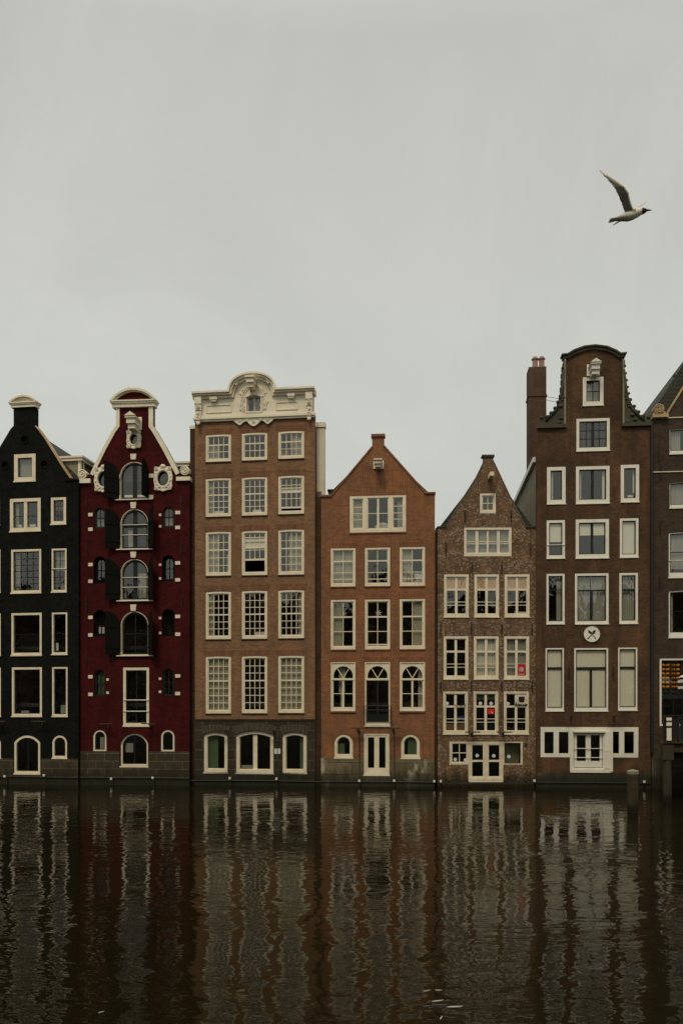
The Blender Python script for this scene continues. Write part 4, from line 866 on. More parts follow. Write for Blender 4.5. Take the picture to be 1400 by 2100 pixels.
window(h, 1117.8, 1155.4, 1329, 1457.6, rows=[(.315, 4.5)], cur=[('bl_cream', 0, 1, 0, 1)], **dict(S6, fw=2.8, mb=3)); window(h, 1176.6, 1246, 1329, 1457.6, rows=[(.315, 5)], cols=[(.5, 5, .315, 1)], cur=[('bl_cream', 0, 1, 0, 1)], **dict(S6, fw=3.2, mb=3.2)); window(h, 1266.4, 1305.8, 1328, 1456, rows=[(.315, 4.5)], cur=[('bl_cream', 0, 1, 0, 1)], **dict(S6, fw=2.8, mb=3))
# ground floor T frame
L = h.pts([(1107.5, 1553.5), (1168, 1553.5), (1168, 1583.5), (1253.5, 1583.5), (1253.5, 1553), (1307.5, 1553), (1308, 1490.5), (1107.5, 1491.5)])
vt = (L[6][1]+L[7][1])/2; vb = (L[0][1]+L[5][1])/2; vd = (L[2][1]+L[3][1])/2
L = [(L[0][0], vb), (L[1][0], vb), (L[2][0], vd), (L[3][0], vd), (L[4][0], vb), (L[5][0], vb), (L[6][0], vt), (L[7][0], vt)]; h.holes.append(L)
cu = h.F(1210, 1500)[0]; Li = [(p[0]+(.002 if p[0] < cu else -.002), p[1]+(.002 if i < 6 else -.002)) for i, p in enumerate(L)]
ops = [(1115.5, 1134.5, 1501, 1545), (1145, 1165, 1501, 1545), (1254.5, 1268.5, 1500.5, 1545), (1279, 1299, 1500.5, 1545), (1176, 1235, 1502, 1575)]
w, hs = plated(h, 0, 0, 0, 0, ops, 'bright', y=-.01, d=.14, name='shopfront', outline=Li)
glaze(h, w, hs[:4], .07)
bm = bmesh.new(); a, b, c, d = h.rect(1176, 1235, 1502, 1575)
for k in (0, 1):
    p0 = a+.02+(b-a-.04)*k/2; p1 = a+.02+(b-a-.04)*(k+1)/2-.004; ring(bm, arch(p0, p1, c+.03, d-.02, 0), arch(p0+.125, p1-.125, c+.36, d-.14, 0), .02, .07)
dr = h.part('door', bm, M['bright']); bm = bmesh.new(); bm.faces.new([bm.verts.new(p) for p in ((a+.06, .045, c+.1), (b-.06, .045, c+.1), (b-.06, .045, d-.06), (a+.06, .045, d-.06))]); h.part('pane', bm, M['glass'], dr)
bm = bmesh.new()
for yy in (1535, 1553.5): z = h.F(1205, yy)[1]; tube(bm, [(a-.01, -.04, z), (b+.01, -.04, z)], .02, 6)
h.part('guard_bar', bm, M['bright'], dr)
a, b, c, d = h.rect(1237, 1252, 1500, 1577); bm = bmesh.new(); box(bm, a, b, -.07, -.012, c, d); box(bm, a+.04, b-.04, -.085, -.071, c+.9, c+1.0); box(bm, a+.02, b-.02, -.08, -.0705, c+.03, c+.1); sh = h.part('shutter', bm, M['bright'])
bm = bmesh.new(); a, b, c, d = h.rect(1250, 1254.5, 1497, 1582); box(bm, a, b, -.14, -.071, c, d); a, b, c, d = h.rect(1167.5, 1173, 1497, 1582); box(bm, a, b, -.1, -.012, c, d); a, b, c, d = h.rect(1174, 1239, 1499, 1502); box(bm, a, b, -.18, -.012, c, d); a, b, c, d = h.rect(1167.5, 1254.5, 1577.5, 1584.5); box(bm, a, b, -.09, -.011, c, d); h.part('door_frame', bm, M['bright'], w)
gab6 = [(1099, 1645), (1333, 1645), (1333.5, 873), (1275, 874), (1275, 730), (1262, 723), (1243, 714), (1219, 710.5), (1196, 713), (1175, 721), (1160, 731), (1159.5, 877), (1099, 879)]
shell(h, gab6, 'b6', 940, 1099, 1333.5, (1216, 800), side='plasterdark')
bm = bmesh.new(); strip(bm, h.pts([(1150, 728), (1162, 727), (1175, 719), (1196, 711.5), (1219, 709), (1243, 712), (1262, 720), (1271, 726), (1282.5, 724.5)]), 3/PXM, -.2, .36); strip(bm, h.pts([(1153, 731.5), (1163, 730.5), (1176, 722.5), (1197, 715), (1219, 712.5), (1243, 715.5), (1261, 723.5), (1269, 729), (1280, 728)]), 5/PXM, -.12, .34); h.part('pediment', bm, M['mossy'])
# claw ornaments
for side_, pr in ((-1, [(1151.5, 756), (1150, 770), (1149.6, 783), (1148, 798), (1146, 813), (1142, 825.6), (1136, 838), (1127.7, 848), (1118, 856), (1108, 858)]), (1, [(1280, 752), (1281.5, 767), (1283.5, 781), (1285.5, 795), (1288, 808), (1291, 821), (1299, 834.6), (1308, 846), (1318.5, 854), (1329, 856.5)])):
    bx = 1159.7 if side_ < 0 else 1274.8
    L = [(bx, 738), (bx+side_*5, 740)]
    for i, (x, y) in enumerate(pr):
        L += [(x, y-1.5), (x, y+1.5)]
        if i < len(pr)-1: nx, ny = pr[i+1]; L += [((x+nx)/2-side_*3.2, (y+ny)/2+2.5-(3 if i > 5 else 0)+ (4 if i > 6 else 0))]
    L += [(1101 if side_ < 0 else 1332.5, 860), (1101 if side_ < 0 else 1332.5, 873), (bx, 873)]
    bm = bmesh.new(); plate(bm, h.pts(L), [], -.10, .28); o = h.part('claw_ornament', bm, M['mossy'])
    bm = bmesh.new()
    for i, (x, y) in enumerate(pr): u, v = h.F(x-side_*1.0, y); ball(bm, (u, -.08, v), .085 if i < 5 else .11, s=(1, 1, .85))
    for i in range(9): 
        x = bx+side_*random.uniform(6, 14 if i < 5 else 40); y = 815+i*5.2+random.uniform(-2, 2)
        if i > 4: y = random.uniform(852, 868)
        u, v = h.F(x, y); ball(bm, (u, -.12, v), random.uniform(.07, .13), s=(1.2, .6, .8))
    pth = h.pts([(pr[0][0]-side_*3, 760), (pr[4][0]-side_*4, 815), (pr[6][0]-side_*4, 842), (pr[8][0], 864)]); tube(bm, [(p[0], -.12, p[1]) for p in pth], .07, 7)
    h.part('carved_foliage', bm, M['mossy'], o, smooth=True)
bm = bmesh.new()
for x0, x1, ya, yb in ((1099.5, 1160.5, 871.5, 879), (1272.5, 1334, 868, 875)): a, b, c, d = h.rect(x0, x1, ya, yb); box(bm, a, b, -.16, .34, c, d)
h.part('shoulder_ledge', bm, M['mossy'])
for x in (1157, 1276.5): a, b, c, d = h.rect(x-2, x+1.6, 738, 871); bm = bmesh.new(); box(bm, a, b, -.14, -.1005, c, d); h.part('gable_moulding', bm, M['plasterdark'])
hoist(h, 1204.5, 1225.5, 747, 776, length=.7, mat='bright')
o = empty('round_sign', h.world(*[h.F(1212.3, 1300.6)[0], 0, h.F(1212.3, 1300.6)[1]]), -math.atan(h.t)); tag(o, 'round white sign with two crossed black mallets on the dark brown brick wall', 'sign')
r = 15.8/PXM; bm = bmesh.new(); plate(bm, ellipse(0, 0, r, r, 40), [], -.06, -.003); ring(bm, ellipse(0, 0, r, r, 40), ellipse(0, 0, r-.02, r-.02, 40), -.07, -.0605); link('disc', bm, M['bright'], o)
bm = bmesh.new()
for sg in (-1, 1):
    def T(s, w): d = Vector((sg*.66, .75)).normalized(); n = Vector((-d.y, d.x)); p = d*s+n*w; return (p.x, p.y-.01)
    yy = -.072 if sg > 0 else -.066
    plate(bm, [T(-.26, -.016), T(.08, -.016), T(.08, .016), T(-.26, .016)], [], yy, yy+.005)
    plate(bm, [T(-.30, -.03), T(-.25, -.036), T(-.23, 0), T(-.25, .036), T(-.30, .03)], [], yy-.001, yy+.0055)
    plate(bm, [T(.04, -.03), T(.10, -.075*(1 if sg > 0 else .9)), T(.29, -.02), T(.21, .07), T(.06, .05)], [], yy-.002, yy+.0045)
link('emblem', bm, M['black'], o)
anchors(h, [(1166, 1370, 1394), (1256.5, 1370, 1394)])
light_bars(h, [(1153.5, 1184), (1242, 1272.5)], 1467.5, 'dark brown brick house'); conduit(h, 1099, 1333, 1604)
floods(h, [(1317, 1602, 'at the right side of the dark brown house')])
notched(h, 1099.3, 1333, 1586, [], 's6')
attic(h, 1186, 1245, 765, 838)
# chimney
CD = 3.3; a = h.Fd(1083.5, 850, CD)[0]; b = h.Fd(1119.5, 850, CD)[0]; c = h.Fd(1100, 1010, CD)[1]; d = h.Fd(1100, 752, CD)[1]; bm = bmesh.new(); box(bm, a, b, CD, CD+1.0, c, d); box(bm, a-.04, b+.04, CD-.04, CD+1.04, h.Fd(1100, 813, CD)[1], h.Fd(1100, 809.5, CD)[1]); ch = h.part('chimney', bm, M['bchim'])
for x in (1096.5, 1110):
    u = h.Fd(x, 740, CD+.4)[0]; z = d; bm = bmesh.new(); prof = [(.0, .21), (.02, .21), (.30, .19), (.50, .19), (.54, .26), (.58, .26), (.62, .20), (.68, .16), (.72, .05)]
    tube(bm, [(u, CD+.45, z+p[0]*1.05) for p in prof], [p[1]*.78 for p in prof], 12); h.part('chimney_pot', bm, M['terracotta'], ch)
bm = bmesh.new()
for y0, y1, dy in ((813, 813.5, .2), (819.5, 822, 1.0)): p = h.Fd(1119, y0, CD+.2); q = h.F(1150, y1); tube(bm, [(p[0]-.05, CD+.2, p[1]), (q[0], .31, q[1])], .012, 5)
h.part('chimney_stay', bm, M['iron'])
# bargeboard on the side wall and downpipe at the right
u0 = h.F(1099, 1300)[0]; ve = h.F(1216, 940)[1]; bm = bmesh.new(); box(bm, u0-.14, u0+.02, .31, 11.1, ve-.02, ve+.24); h.part('bargeboard', bm, M['paper'])
bm = bmesh.new(); u = h.F(1334.5, 1300)[0]; tube(bm, [(u, -.06, h.F(1334, 876)[1]), (u, -.06, h.F(1334, 1545)[1])], .075, 8); h.part('downpipe', bm, M['black'])
H6 = h

# ================================================================== HOUSE 7: right edge
h = House('grey brown brick house with tiled roof and gold scroll, cut by the right edge', 1430, .09)
S7 = dict(fm='bright', sm='darkgreen', fw=3, sw=1.6, rec=.05, sdep=.04, sill='bright', sillh=.07, mb=2, rise=1.5)
window(h, 1372, 1440, 878, 929, cur=[('cur_grey', 0, .35, 0, 1)], **dict(S7, fw=1.6, mb=4)); window(h, 1372, 1440, 988, 1040, cur=[('cur_grey', 0, 1, 0, 1)], **dict(S7, fw=1.6, mb=4))
window(h, 1370, 1440, 1090, 1183, rows=[(.48, 1.5)], bars=[(.7, 1.6)], cur=[('cur_grey', 0, 1, 0, .9)], **dict(S7, mb=6)); window(h, 1370, 1440, 1210, 1306, rows=[(.48, 1.2)], cur=[('cur_grey', 0, .12, 0, 1)], **dict(S7, mb=6))
w7 = window(h, 1351.5, 1500, 1349.5, 1489, fw=4, sw=1.5, fm='bright', sm='darkgreen', rows=[(.50, 2), (.57, 9), (.97, 3)], cols=[(.17, 1.5), (.32, 2.5), (.5, 1.5), (.66, 1.5), (.83, 1.5)], sill=None, name='shop_window', rec=.02)
gab7 = [(1334.5, 1645), (1520, 1645), (1520, 858), (1500, 855), (1430, 745), (1363, 853.5), (1334.5, 858)]
shell(h, gab7, 'b7', 845, 1335, 1520, (1430, 700), side='b7')
bm = bmesh.new(); strip(bm, h.pts([(1362, 852.5), (1430, 742), (1498, 852)]), 3.2/PXM, -.06, .34); h.part('coping', bm, M['goldstone'])
bm = bmesh.new()
for y in (858, 968.5): a, b, c, d = h.rect(1335, 1520, y-1, y+1); v = h.F(1340, y)[1]; box(bm, a, b, -.05, -.003, v-.025, v+.025)
h.part('string_course', bm, M['plaster'])
u, v = h.F(1348.5, 841); bm = bmesh.new(); volute(bm, u, v, 10/PXM, -.2, .3, 2.1, -1); a, b, c, d = h.rect(1335.5, 1368, 853, 858.5); box(bm, a, b, -.22, .35, c+.01, d+.02); a, b, c, d = h.rect(1338, 1362, 846, 853); box(bm, a, b, -.14, .33, c+.035, d+.02); h.part('scroll_ornament', bm, M['goldstone'])
bm = bmesh.new(); a, b, c, d = h.rect(1388, 1400, 748, 768); z = d; prof = [(-1.6, .13), (.25, .12), (.3, .12), (.33, .2), (.38, .2), (.42, .12)]
tube(bm, [((a+b)/2+.15, 1.1, c+p[0]) for p in prof], [p[1] for p in prof], 10); h.part('chimney_pot', bm, M['black'])
anchors(h, [(1349, 911, 947), (1354, 955, 984), (1352.6, 1069, 1096), (1352, 1181, 1212)])
notched(h, 1335, 1520, 1527, [], 's6')
# cheese in the shop window
cw = None
rows7 = (1366.2, 1375.2, 1384, 1393, 1402, 1411)
names = ('top shelf', 'second shelf from the top', 'third shelf from the top', 'fourth shelf from the top', 'fifth shelf from the top', 'bottom shelf')
sh = empty('cheese_shelf', h.world(h.F(1380, 1390)[0], .25, h.F(1380, 1390)[1]), -math.atan(h.t)); tag(sh, 'dark wooden rack holding rows of orange cheese wheels in the shop window', 'shelf')
su, sv = h.F(1380, 1390)
for y in rows7:
    v = h.F(1380, y)[1]; bm = bmesh.new(); a, b = h.F(1355, y)[0], h.F(1420, y)[0]; box(bm, a-su, b-su, -.12, .26, v-.035-sv, v-.003-sv); link('shelf_board', bm, M['shelf'], sh)
bm = bmesh.new(); box(bm, h.F(1355, 1390)[0]-su, h.F(1420, 1390)[0]-su, .27, .30, h.F(1380, 1418)[1]-sv, h.F(1380, 1355)[1]-sv)
for x in (1376, 1398.5): u = h.F(x, 1390)[0]-su; box(bm, u-.03, u+.03, -.13, .265, h.F(1380, 1418)[1]-sv, h.F(1380, 1355)[1]-sv)
link('back_panel', bm, M['shelf'], sh)
bm = bmesh.new(); a, b, c, d = h.rect(1355, 1440, 1413, 1426); box(bm, a, b, .16, .5, c, d); h.part('counter', bm, M['black'], w7)
for k, y in enumerate(rows7):
    for x in (1361, 1370.4, 1382, 1391.6):
        u, v = h.F(x, y); loc = h.world(u, .24, v)
        if cw is None:
            bm = bmesh.new(); prof = [(0, .07), (.004, .085), (.03, .108), (.065, .112), (.10, .108), (.128, .085), (.133, .06)]
            tube(bm, [(0, 0, p[0]) for p in prof], [p[1] for p in prof], 18); cw = link('cheese', bm, M['cheese'], smooth=True); o = cw
        else: o = cw.copy(); COL.objects.link(o)
        o.location = loc; tag(o, 'round orange cheese wheel on the %s in the shop window' % names[k], 'cheese', 'cheese wheels on the %s' % names[k])
H7 = h

# ================================================================== the next house on either side, just outside the frame
for xc, x0, x1, yg, yr, mt, lab in ((1630, 1524, 1736, 900, 790, 'b4', 'red brick house next to the right edge house, outside the frame'), (-165, -272, -58, 930, 820, 'b3', 'brown brick house next to the black house, outside the frame')):
    h = House(lab, xc, .09)
    for y0, y1 in ((980, 1050), (1095, 1175), (1220, 1310), (1355, 1455)):
        for dx in (-66, 0, 66): window(h, xc+dx-25, xc+dx+25, y0, y1, fw=4.5, cols=[(.5, 1.5)], rows=[(.35, 2.5), (.68, 1.5)])
    shell(h, [(x0, 1640), (x1, 1640), (x1, yg+20), (x1-14, yg+18), (xc+16, yr), (xc-16, yr), (x0+14, yg+18), (x0, yg+20)], mt, yg+30, x0, x1, (xc, yr+8), side=mt)
    notched(h, x0+.3, x1-.3, 1545, [], 's1')
# ================================================================== terrace, posts, parasol
def wood(name, c1, c2):
    k = NT(name); c = k.coord(); n = k.noise(k.scale(c, 14, 14, 1.1), 1.0, 5, .7); g = k.noise(c, 3.2, 4, .6)
    a = k.mix(k.maprange(n, .35, .7), c1, c2); a = k.mix(k.maprange(g, .5, .68, 0, .6), a, (.05, .055, .022))
    x, y, z = k.xyz(c); a = k.mix(k.maprange(k.math('ADD', z, k.math('MULTIPLY', g, .25)), .32, .52, .9, 0), a, (.008, .008, .006))
    k.bsdf(a, .9, k.bump(n, .6, .02), spec=.2); return k.m
M['post'] = wood('weathered_post_wood', (.052, .043, .023), (.026, .021, .011)); M['postdark'] = wood('dark_post_wood', (.055, .045, .026), (.03, .026, .016))
def rough_post(bm, r, z0, z1, seg=14):
    n = 12; pts = []; rr = []
    for i in range(n+1):
        t = i/n; pts.append((.012*math.sin(t*5), .01*math.cos(t*4), z0+(z1-z0)*t)); rr.append(r*(1+.03*math.sin(t*11)+(.04 if t > .93 else 0)))
    tube(bm, pts, rr, seg)
    for v in bm.verts: a = math.atan2(v.co.y, v.co.x); k = 1+.03*math.sin(a*5+v.co.z*.7)+.02*math.sin(a*9); v.co.x *= k; v.co.y *= k
Yp = CAMH*FPX/(1667-HY); Xp = (1296.5-CX)/FPX*Yp; zt = CAMH-(1580-HY)/FPX*Yp
rt = empty('mooring_post', (Xp, Yp, 0)); tag(rt, 'weathered round wooden mooring post with pale cap standing in the water', 'post')
bm = bmesh.new(); rough_post(bm, .205, -1.2, zt-.14); link('shaft', bm, M['post'], rt)
bm = bmesh.new(); tube(bm, [(0, 0, zt-.138), (0, 0, zt-.02), (0, 0, zt+.0), (0, 0, zt+.035)], [.222, .226, .20, .05], 14); link('cap', bm, M['plasterdark'], rt)
Yd = CAMH*FPX/(1644-HY); Xd = (1367-CX)/FPX*Yd
tr = empty('wooden_terrace', (Xd, Yd, 0)); tag(tr, 'dark timber terrace on posts over the water at the right edge', 'terrace')
zd = CAMH-(1521-HY)/FPX*Yd; zb = CAMH-(1558-HY)/FPX*Yd
for dx in (0, 2.6): bm = bmesh.new(); rough_post(bm, .185, -1.2, zb-.004); o = link('post', bm, M['postdark'], tr); o.location = (dx, 0, 0)
bm = bmesh.new(); plate(bm, [(0, 0), (4, 0), (4, 1), (0, 1)], [], 0, 1); bm.free()
def skew_slab(bm, x0f, x1f, y0, x0b, x1b, y1, z0, z1):
    P = [(x0f, y0), (x1f, y0), (x1b, y1), (x0b, y1)]; a = [bm.verts.new((*p, z0)) for p in P]; b = [bm.verts.new((*p, z1)) for p in P]
    bm.faces.new(a[::-1]); bm.faces.new(b)
    for i in range(4): j = (i+1) % 4; bm.faces.new((a[i], a[j], b[j], b[i]))
bm = bmesh.new()
for i in range(14): t0 = i/14; t1 = (i+.94)/14; skew_slab(bm, -.28+2.3*t0, 5+1.5*t0, -.25+6.2*t0, -.28+2.3*t1, 5+1.5*t1, -.25+6.2*t1, zd-.07, zd)
link('deck_boards', bm, M['postdark'], tr)
bm = bmesh.new(); box(bm, -.24, .22, -.2, .18, zb, zd-.072); box(bm, .222, 5, -.12, .1, zd-.45, zd-.073); box(bm, .222, 5, .4, .5, zb-.3, zd-.5); skew_slab(bm, -.2, .0, .2, 1.9, 2.1, 5.9, zd-.4, zd-.074); link('beam', bm, M['postdark'], tr)
fn = empty('terrace_railing', (Xd, Yd, zd)); tag(fn, 'black railing with posts along the edge of the timber terrace', 'railing'); hr_ = (1521-1466)/FPX*Yd
for dx in (-.2, .42, 1.1): bm = bmesh.new(); box(bm, dx-.04, dx+.04, -.2, -.12, .002, hr_); link('post', bm, M['black'], fn)
bm = bmesh.new()
for z in (hr_-.04, hr_*.87, .06): tube(bm, [(-.24, -.10, z), (3, -.10, z)], .022, 6)
link('rail', bm, M['black'], fn)
bm = bmesh.new(); box(bm, -.14, .36, -.17, -.15, .1, hr_*.8); box(bm, .5, 1.02, -.17, -.15, .1, hr_*.8); link('infill_panel', bm, M['black'], fn)
a = ((1371-CX)/FPX); rt = empty('notice_board', (a*(Yd-.3), Yd-.3, zd)); tag(rt, 'narrow pale board standing at the black terrace railing', 'board'); bm = bmesh.new(); box(bm, -.10, .10, 0, .03, .06, .60); box(bm, -.11, .11, -.005, .035, .69, .85); box(bm, -.11, .11, -.005, .035, .92, 1.05); link('panel', bm, M['stonecream'], rt); bm = bmesh.new(); box(bm, -.08, .08, .032, .06, .003, 1.06); link('stand', bm, M['black'], rt)
Yu = Yd+1.6; Xu = (1460-CX)/FPX*Yu; zu = CAMH-(1387-HY)/FPX*Yu
rt = empty('parasol', (Xu, Yu, zd)); tag(rt, 'parasol with white and dark green striped edge over the timber terrace', 'parasol')
hw = (1437-1384)/FPX*Yu/math.cos(0); Z = zu-zd
bm = bmesh.new(); c0 = [bm.verts.new((sx*hw, sy*hw*.8, Z)) for sx, sy in ((-1, -1), (1, -1), (1, 1), (-1, 1))]; ap = bm.verts.new((0, 0, Z+.75)); ap2 = bm.verts.new((0, 0, Z+.70)); c1 = [bm.verts.new((v.co.x, v.co.y, v.co.z-.03)) for v in c0]
for i in range(4): j = (i+1) % 4; bm.faces.new((c0[i], c0[j], ap)); bm.faces.new((c1[j], c1[i], ap2)); bm.faces.new((c0[i], c1[i], c1[j], c0[j]))
cano = link('canopy', bm, M['bl_white'], rt)
for k, (m_, z1, z0) in enumerate((('darkgreen', .0, -.10), ('bl_white', -.10, -.24), ('darkgreen', -.24, -.40), ('bl_white', -.40, -.52))):
    bm = bmesh.new(); A = arch(-hw-.02, hw+.02, -hw*.8-.02, hw*.8+.02, 0); B = arch(-hw+.01, hw-.01, -hw*.8+.01, hw*.8-.01, 0); ring(bm, A, B, Z+z0+.002-.03, Z+z1-.03)
    for v in bm.verts: v.co = Vector((v.co.x, v.co.z, v.co.y))
    link('valance', bm, M[m_], cano)
bm = bmesh.new(); tube(bm, [(0, 0, .004), (0, 0, Z+.72)], .035, 10); box(bm, -.3, .3, -.3, .3, .003, .09); link('pole', bm, M['black'], rt)

# ================================================================== gulls
GX = lambda px, py, Y: Vector(((px-CX)/FPX*Y, Y, CAMH+(HY-py)/FPX*Y))
def remesh(bm, vox, name):
    me = bpy.data.meshes.new(name); bmesh.ops.recalc_face_normals(bm, faces=bm.faces); bm.to_mesh(me); bm.free(); o = bpy.data.objects.new(name, me); COL.objects.link(o)
    m1 = o.modifiers.new('r', 'REMESH'); m1.mode = 'VOXEL'; m1.voxel_size = vox; m2 = o.modifiers.new('s', 'SMOOTH'); m2.iterations = 4; m2.factor = .5
    bpy.context.view_layer.update(); me2 = bpy.data.meshes.new_from_object(o.evaluated_get(bpy.context.evaluated_depsgraph_get())); bpy.data.objects.remove(o); me2.name = name
    for p in me2.polygons: p.use_smooth = True
    return me2
def loft(bm, secs, seg=14):
    R = []
    for c, ax, a, b in secs:
        ax = Vector(ax).normalized(); up = Vector((0, 0, 1)); s = ax.cross(up).normalized(); t = s.cross(ax).normalized()
        R.append([bm.verts.new(Vector(c)+s*a*math.cos(2*math.pi*k/seg)+t*b*math.sin(2*math.pi*k/seg)) for k in range(seg)])
    for i in range(len(R)-1):
        for k in range(seg): l = (k+1) % seg; bm.faces.new((R[i][k], R[i][l], R[i+1][l], R[i+1][k]))
    bm.faces.new(R[0]); bm.faces.new(R[-1][::-1])
YG = 9.0; org = GX(1288, 437, YG); g = lambda z: (1200+z[0]/8.75, 320+z[1]/8.75)
def gp(zx, zy, dy=0): p = GX(*g((zx, zy)), YG+dy); return Vector((p.x-org.x, dy, p.z-org.z))
mm = 1/8.75/FPX*YG
bm = bmesh.new(); ax = gp(1100, 975)-gp(480, 1150)
loft(bm, [(gp(425, 1157), ax, 75*mm, 22*mm), (gp(540, 1130), ax, 60*mm, 28*mm), (gp(640, 1105), ax, 75*mm, 55*mm), (gp(740, 1085), ax, 92*mm, 84*mm), (gp(830, 1058), ax, 95*mm, 86*mm), (gp(920, 1020), ax, 86*mm, 76*mm), (gp(990, 995), ax, 66*mm, 58*mm), (gp(1040, 985), ax, 56*mm, 50*mm), (gp(1080, 978), ax, 34*mm, 30*mm), (gp(1098, 976), ax, 16*mm, 14*mm)])
def wing(bm, L):
    R = []
    for le, te, th in L:
        c = (le+te)/2; d = te-le; up = Vector((.35, .9, .2)).normalized()*th
        R.append([bm.verts.new(q) for q in (le, le+d*.12+up, le+d*.45+up*.9, te, le+d*.45-up*.5, le+d*.12-up)])
    for i in range(len(R)-1):
        for k in range(6): l = (k+1) % 6; bm.faces.new((R[i][k], R[i][l], R[i+1][l], R[i+1][k]))
    bm.faces.new(R[0]); bm.faces.new(R[-1][::-1])
T = .014
wing(bm, [(gp(880, 1010, -.02), gp(690, 1060, -.02), T*1.4), (gp(845, 915, -.05), gp(672, 985, -.05), T*1.2), (gp(800, 780, -.09), gp(625, 850, -.09), T*1.1), (gp(775, 650, -.13), gp(560, 700, -.14), T), (gp(700, 545, -.16), gp(480, 560, -.18), T), (gp(560, 445, -.18), gp(400, 465, -.2), T*.9), (gp(400, 345, -.2), gp(320, 370, -.22), T*.8), (gp(290, 275, -.2), gp(262, 290, -.21), T*.6), (gp(215, 228, -.2), gp(213, 232, -.2), T*.4)])
wing(bm, [(gp(890, 1010, .02), gp(700, 1040, .02), T*1.3), (gp(930, 940, .09), gp(760, 985, .10), T), (gp(1000, 890, .24), gp(880, 930, .27), T), (gp(1050, 855, .34), gp(960, 880, .40), T*.9), (gp(1100, 815, .46), gp(1070, 830, .50), T*.6)])
me = remesh(bm, .005, 'body')
for m_ in ('feather_white', 'feather_grey', 'feather_pale', 'feather_dark'): me.materials.append(M[m_])
edge = ((845, 905), (795, 770), (772, 645), (700, 542), (540, 440), (380, 332), (215, 228))
for p in me.polygons:
    c = p.center+org; zx = (CX+c.x/c.y*FPX-1200)*8.75; zy = (HY-(c.z-CAMH)/c.y*FPX-320)*8.75
    dl = min(math.hypot(zx-(e0[0]+(e1[0]-e0[0])*t/6), zy-(e0[1]+(e1[1]-e0[1])*t/6)) for e0, e1 in zip(edge, edge[1:]) for t in range(7))
    if p.center.y > .09: p.material_index = 2
    elif zy < 1000 and zx < 900 and p.center.y < -.015: p.material_index = 2 if (dl < 34 or zy < 330) else 1
    elif zx > 1012: p.material_index = 3
rt = empty('seagull', org); tag(rt, 'black headed gull flying with raised wings in the grey sky', 'gull')
o = bpy.data.objects.new('body', me); COL.objects.link(o); o.parent = rt
bm = bmesh.new(); tube(bm, [gp(1088, 975), gp(1130, 972), gp(1192, 972)], [.013, .009, .002], 8); link('bill', bm, M['feather_dark'], rt)
bm = bmesh.new()
for dy in (-.02, .03): tube(bm, [gp(700, 1150, dy), gp(600, 1175, dy), gp(550, 1205, dy), gp(490, 1238, dy)], [.006, .005, .006, .003], 6)
link('legs', bm, M['feather_dark'], rt)
bm = bmesh.new()
for dy in (-.036, .036): p = gp(1052, 980); ball(bm, (p.x, dy, p.z), .006)
link('eyes', bm, M['black'], rt)
# resting gull on the red gable
h = H2; u, v = h.F(267.5, 799.2); W = Vector(h.world(u, .12, v)); rt = empty('seagull', W, math.radians(12)); tag(rt, 'small pale gull perched on top of the red house gable', 'gull')
bm = bmesh.new(); loft(bm, [((.24, 0, .05), (-1, 0, .3), .02, .008), ((.14, 0, .08), (-1, 0, .3), .045, .03), ((.04, 0, .115), (-1, 0, .2), .07, .06), ((-.05, 0, .135), (-1, 0, .3), .068, .062), ((-.10, 0, .17), (-.6, 0, 1), .045, .042), ((-.115, 0, .215), (-.5, 0, 1), .036, .036), ((-.13, 0, .245), (-.9, 0, .3), .024, .022), ((-.15, 0, .245), (-1, 0, 0), .01, .01)])
me = remesh(bm, .008, 'body'); me.materials.append(M['feather_white']); me.materials.append(M['feather_pale'])
for p in me.polygons:
    if p.center.x > -.04 and p.center.z > .085: p.material_index = 1
o = bpy.data.objects.new('body', me); COL.objects.link(o); o.parent = rt
bm = bmesh.new(); tube(bm, [(-.15, 0, .245), (-.2, 0, .238)], [.008, .002], 6); link('bill', bm, M['goldstone'], rt)
bm = bmesh.new()
for dy in (-.025, .025): tube(bm, [(-.01, dy, .09), (-.01, dy, .004), (-.05, dy, .003)], .006, 5)
link('legs', bm, M['goldstone'], rt)

# ================================================================== floating litter
M['litter'] = paint('pale_wet_feather', (.27, .265, .23), .6, .3)
LT = [(897, 2055, .17, .1, 'curled pale feather floating on the dark water, lower of the pair near the bottom edge'), (932, 2067, .22, -.08, 'longest pale feather floating on the dark water near the bottom edge'), (875, 2034, .10, .1, 'short pale feather floating left of the small pale group'), (899, 2033, .11, -.5, 'short slanted pale feather floating above the small pale group'), (904, 2090, .09, 1.1, 'tiny pale feather floating at the bottom edge of the water'), (208, 2078, .08, .2, 'tiny pale speck floating at the lower left of the water')]
for px, py, ln, rz, lab in LT:
    Y = CAMH*FPX/(py-HY); rt = bmesh.new(); pts = [(-.5, 0, .012), (-.3, .06, .018), (0, .10, .02), (.3, .07, .024), (.5, .01, .034), (.3, -.05, .022), (0, -.09, .018), (-.3, -.06, .014)]
    a = [rt.verts.new((p[0]*ln, p[1]*ln*1.1, p[2])) for p in pts]; b = [rt.verts.new((p[0]*ln, p[1]*ln*1.1, p[2]-.008)) for p in pts]
    rt.faces.new(a); rt.faces.new(b[::-1])
    for i in range(8): j = (i+1) % 8; rt.faces.new((a[i], b[i], b[j], a[j]))
    o = link('floating_feather', rt, M['litter']); o.location = ((px-CX)/FPX*Y, Y, 0); o.rotation_euler = (0, 0, rz); tag(o, lab, 'litter', 'pale bits floating on the water')

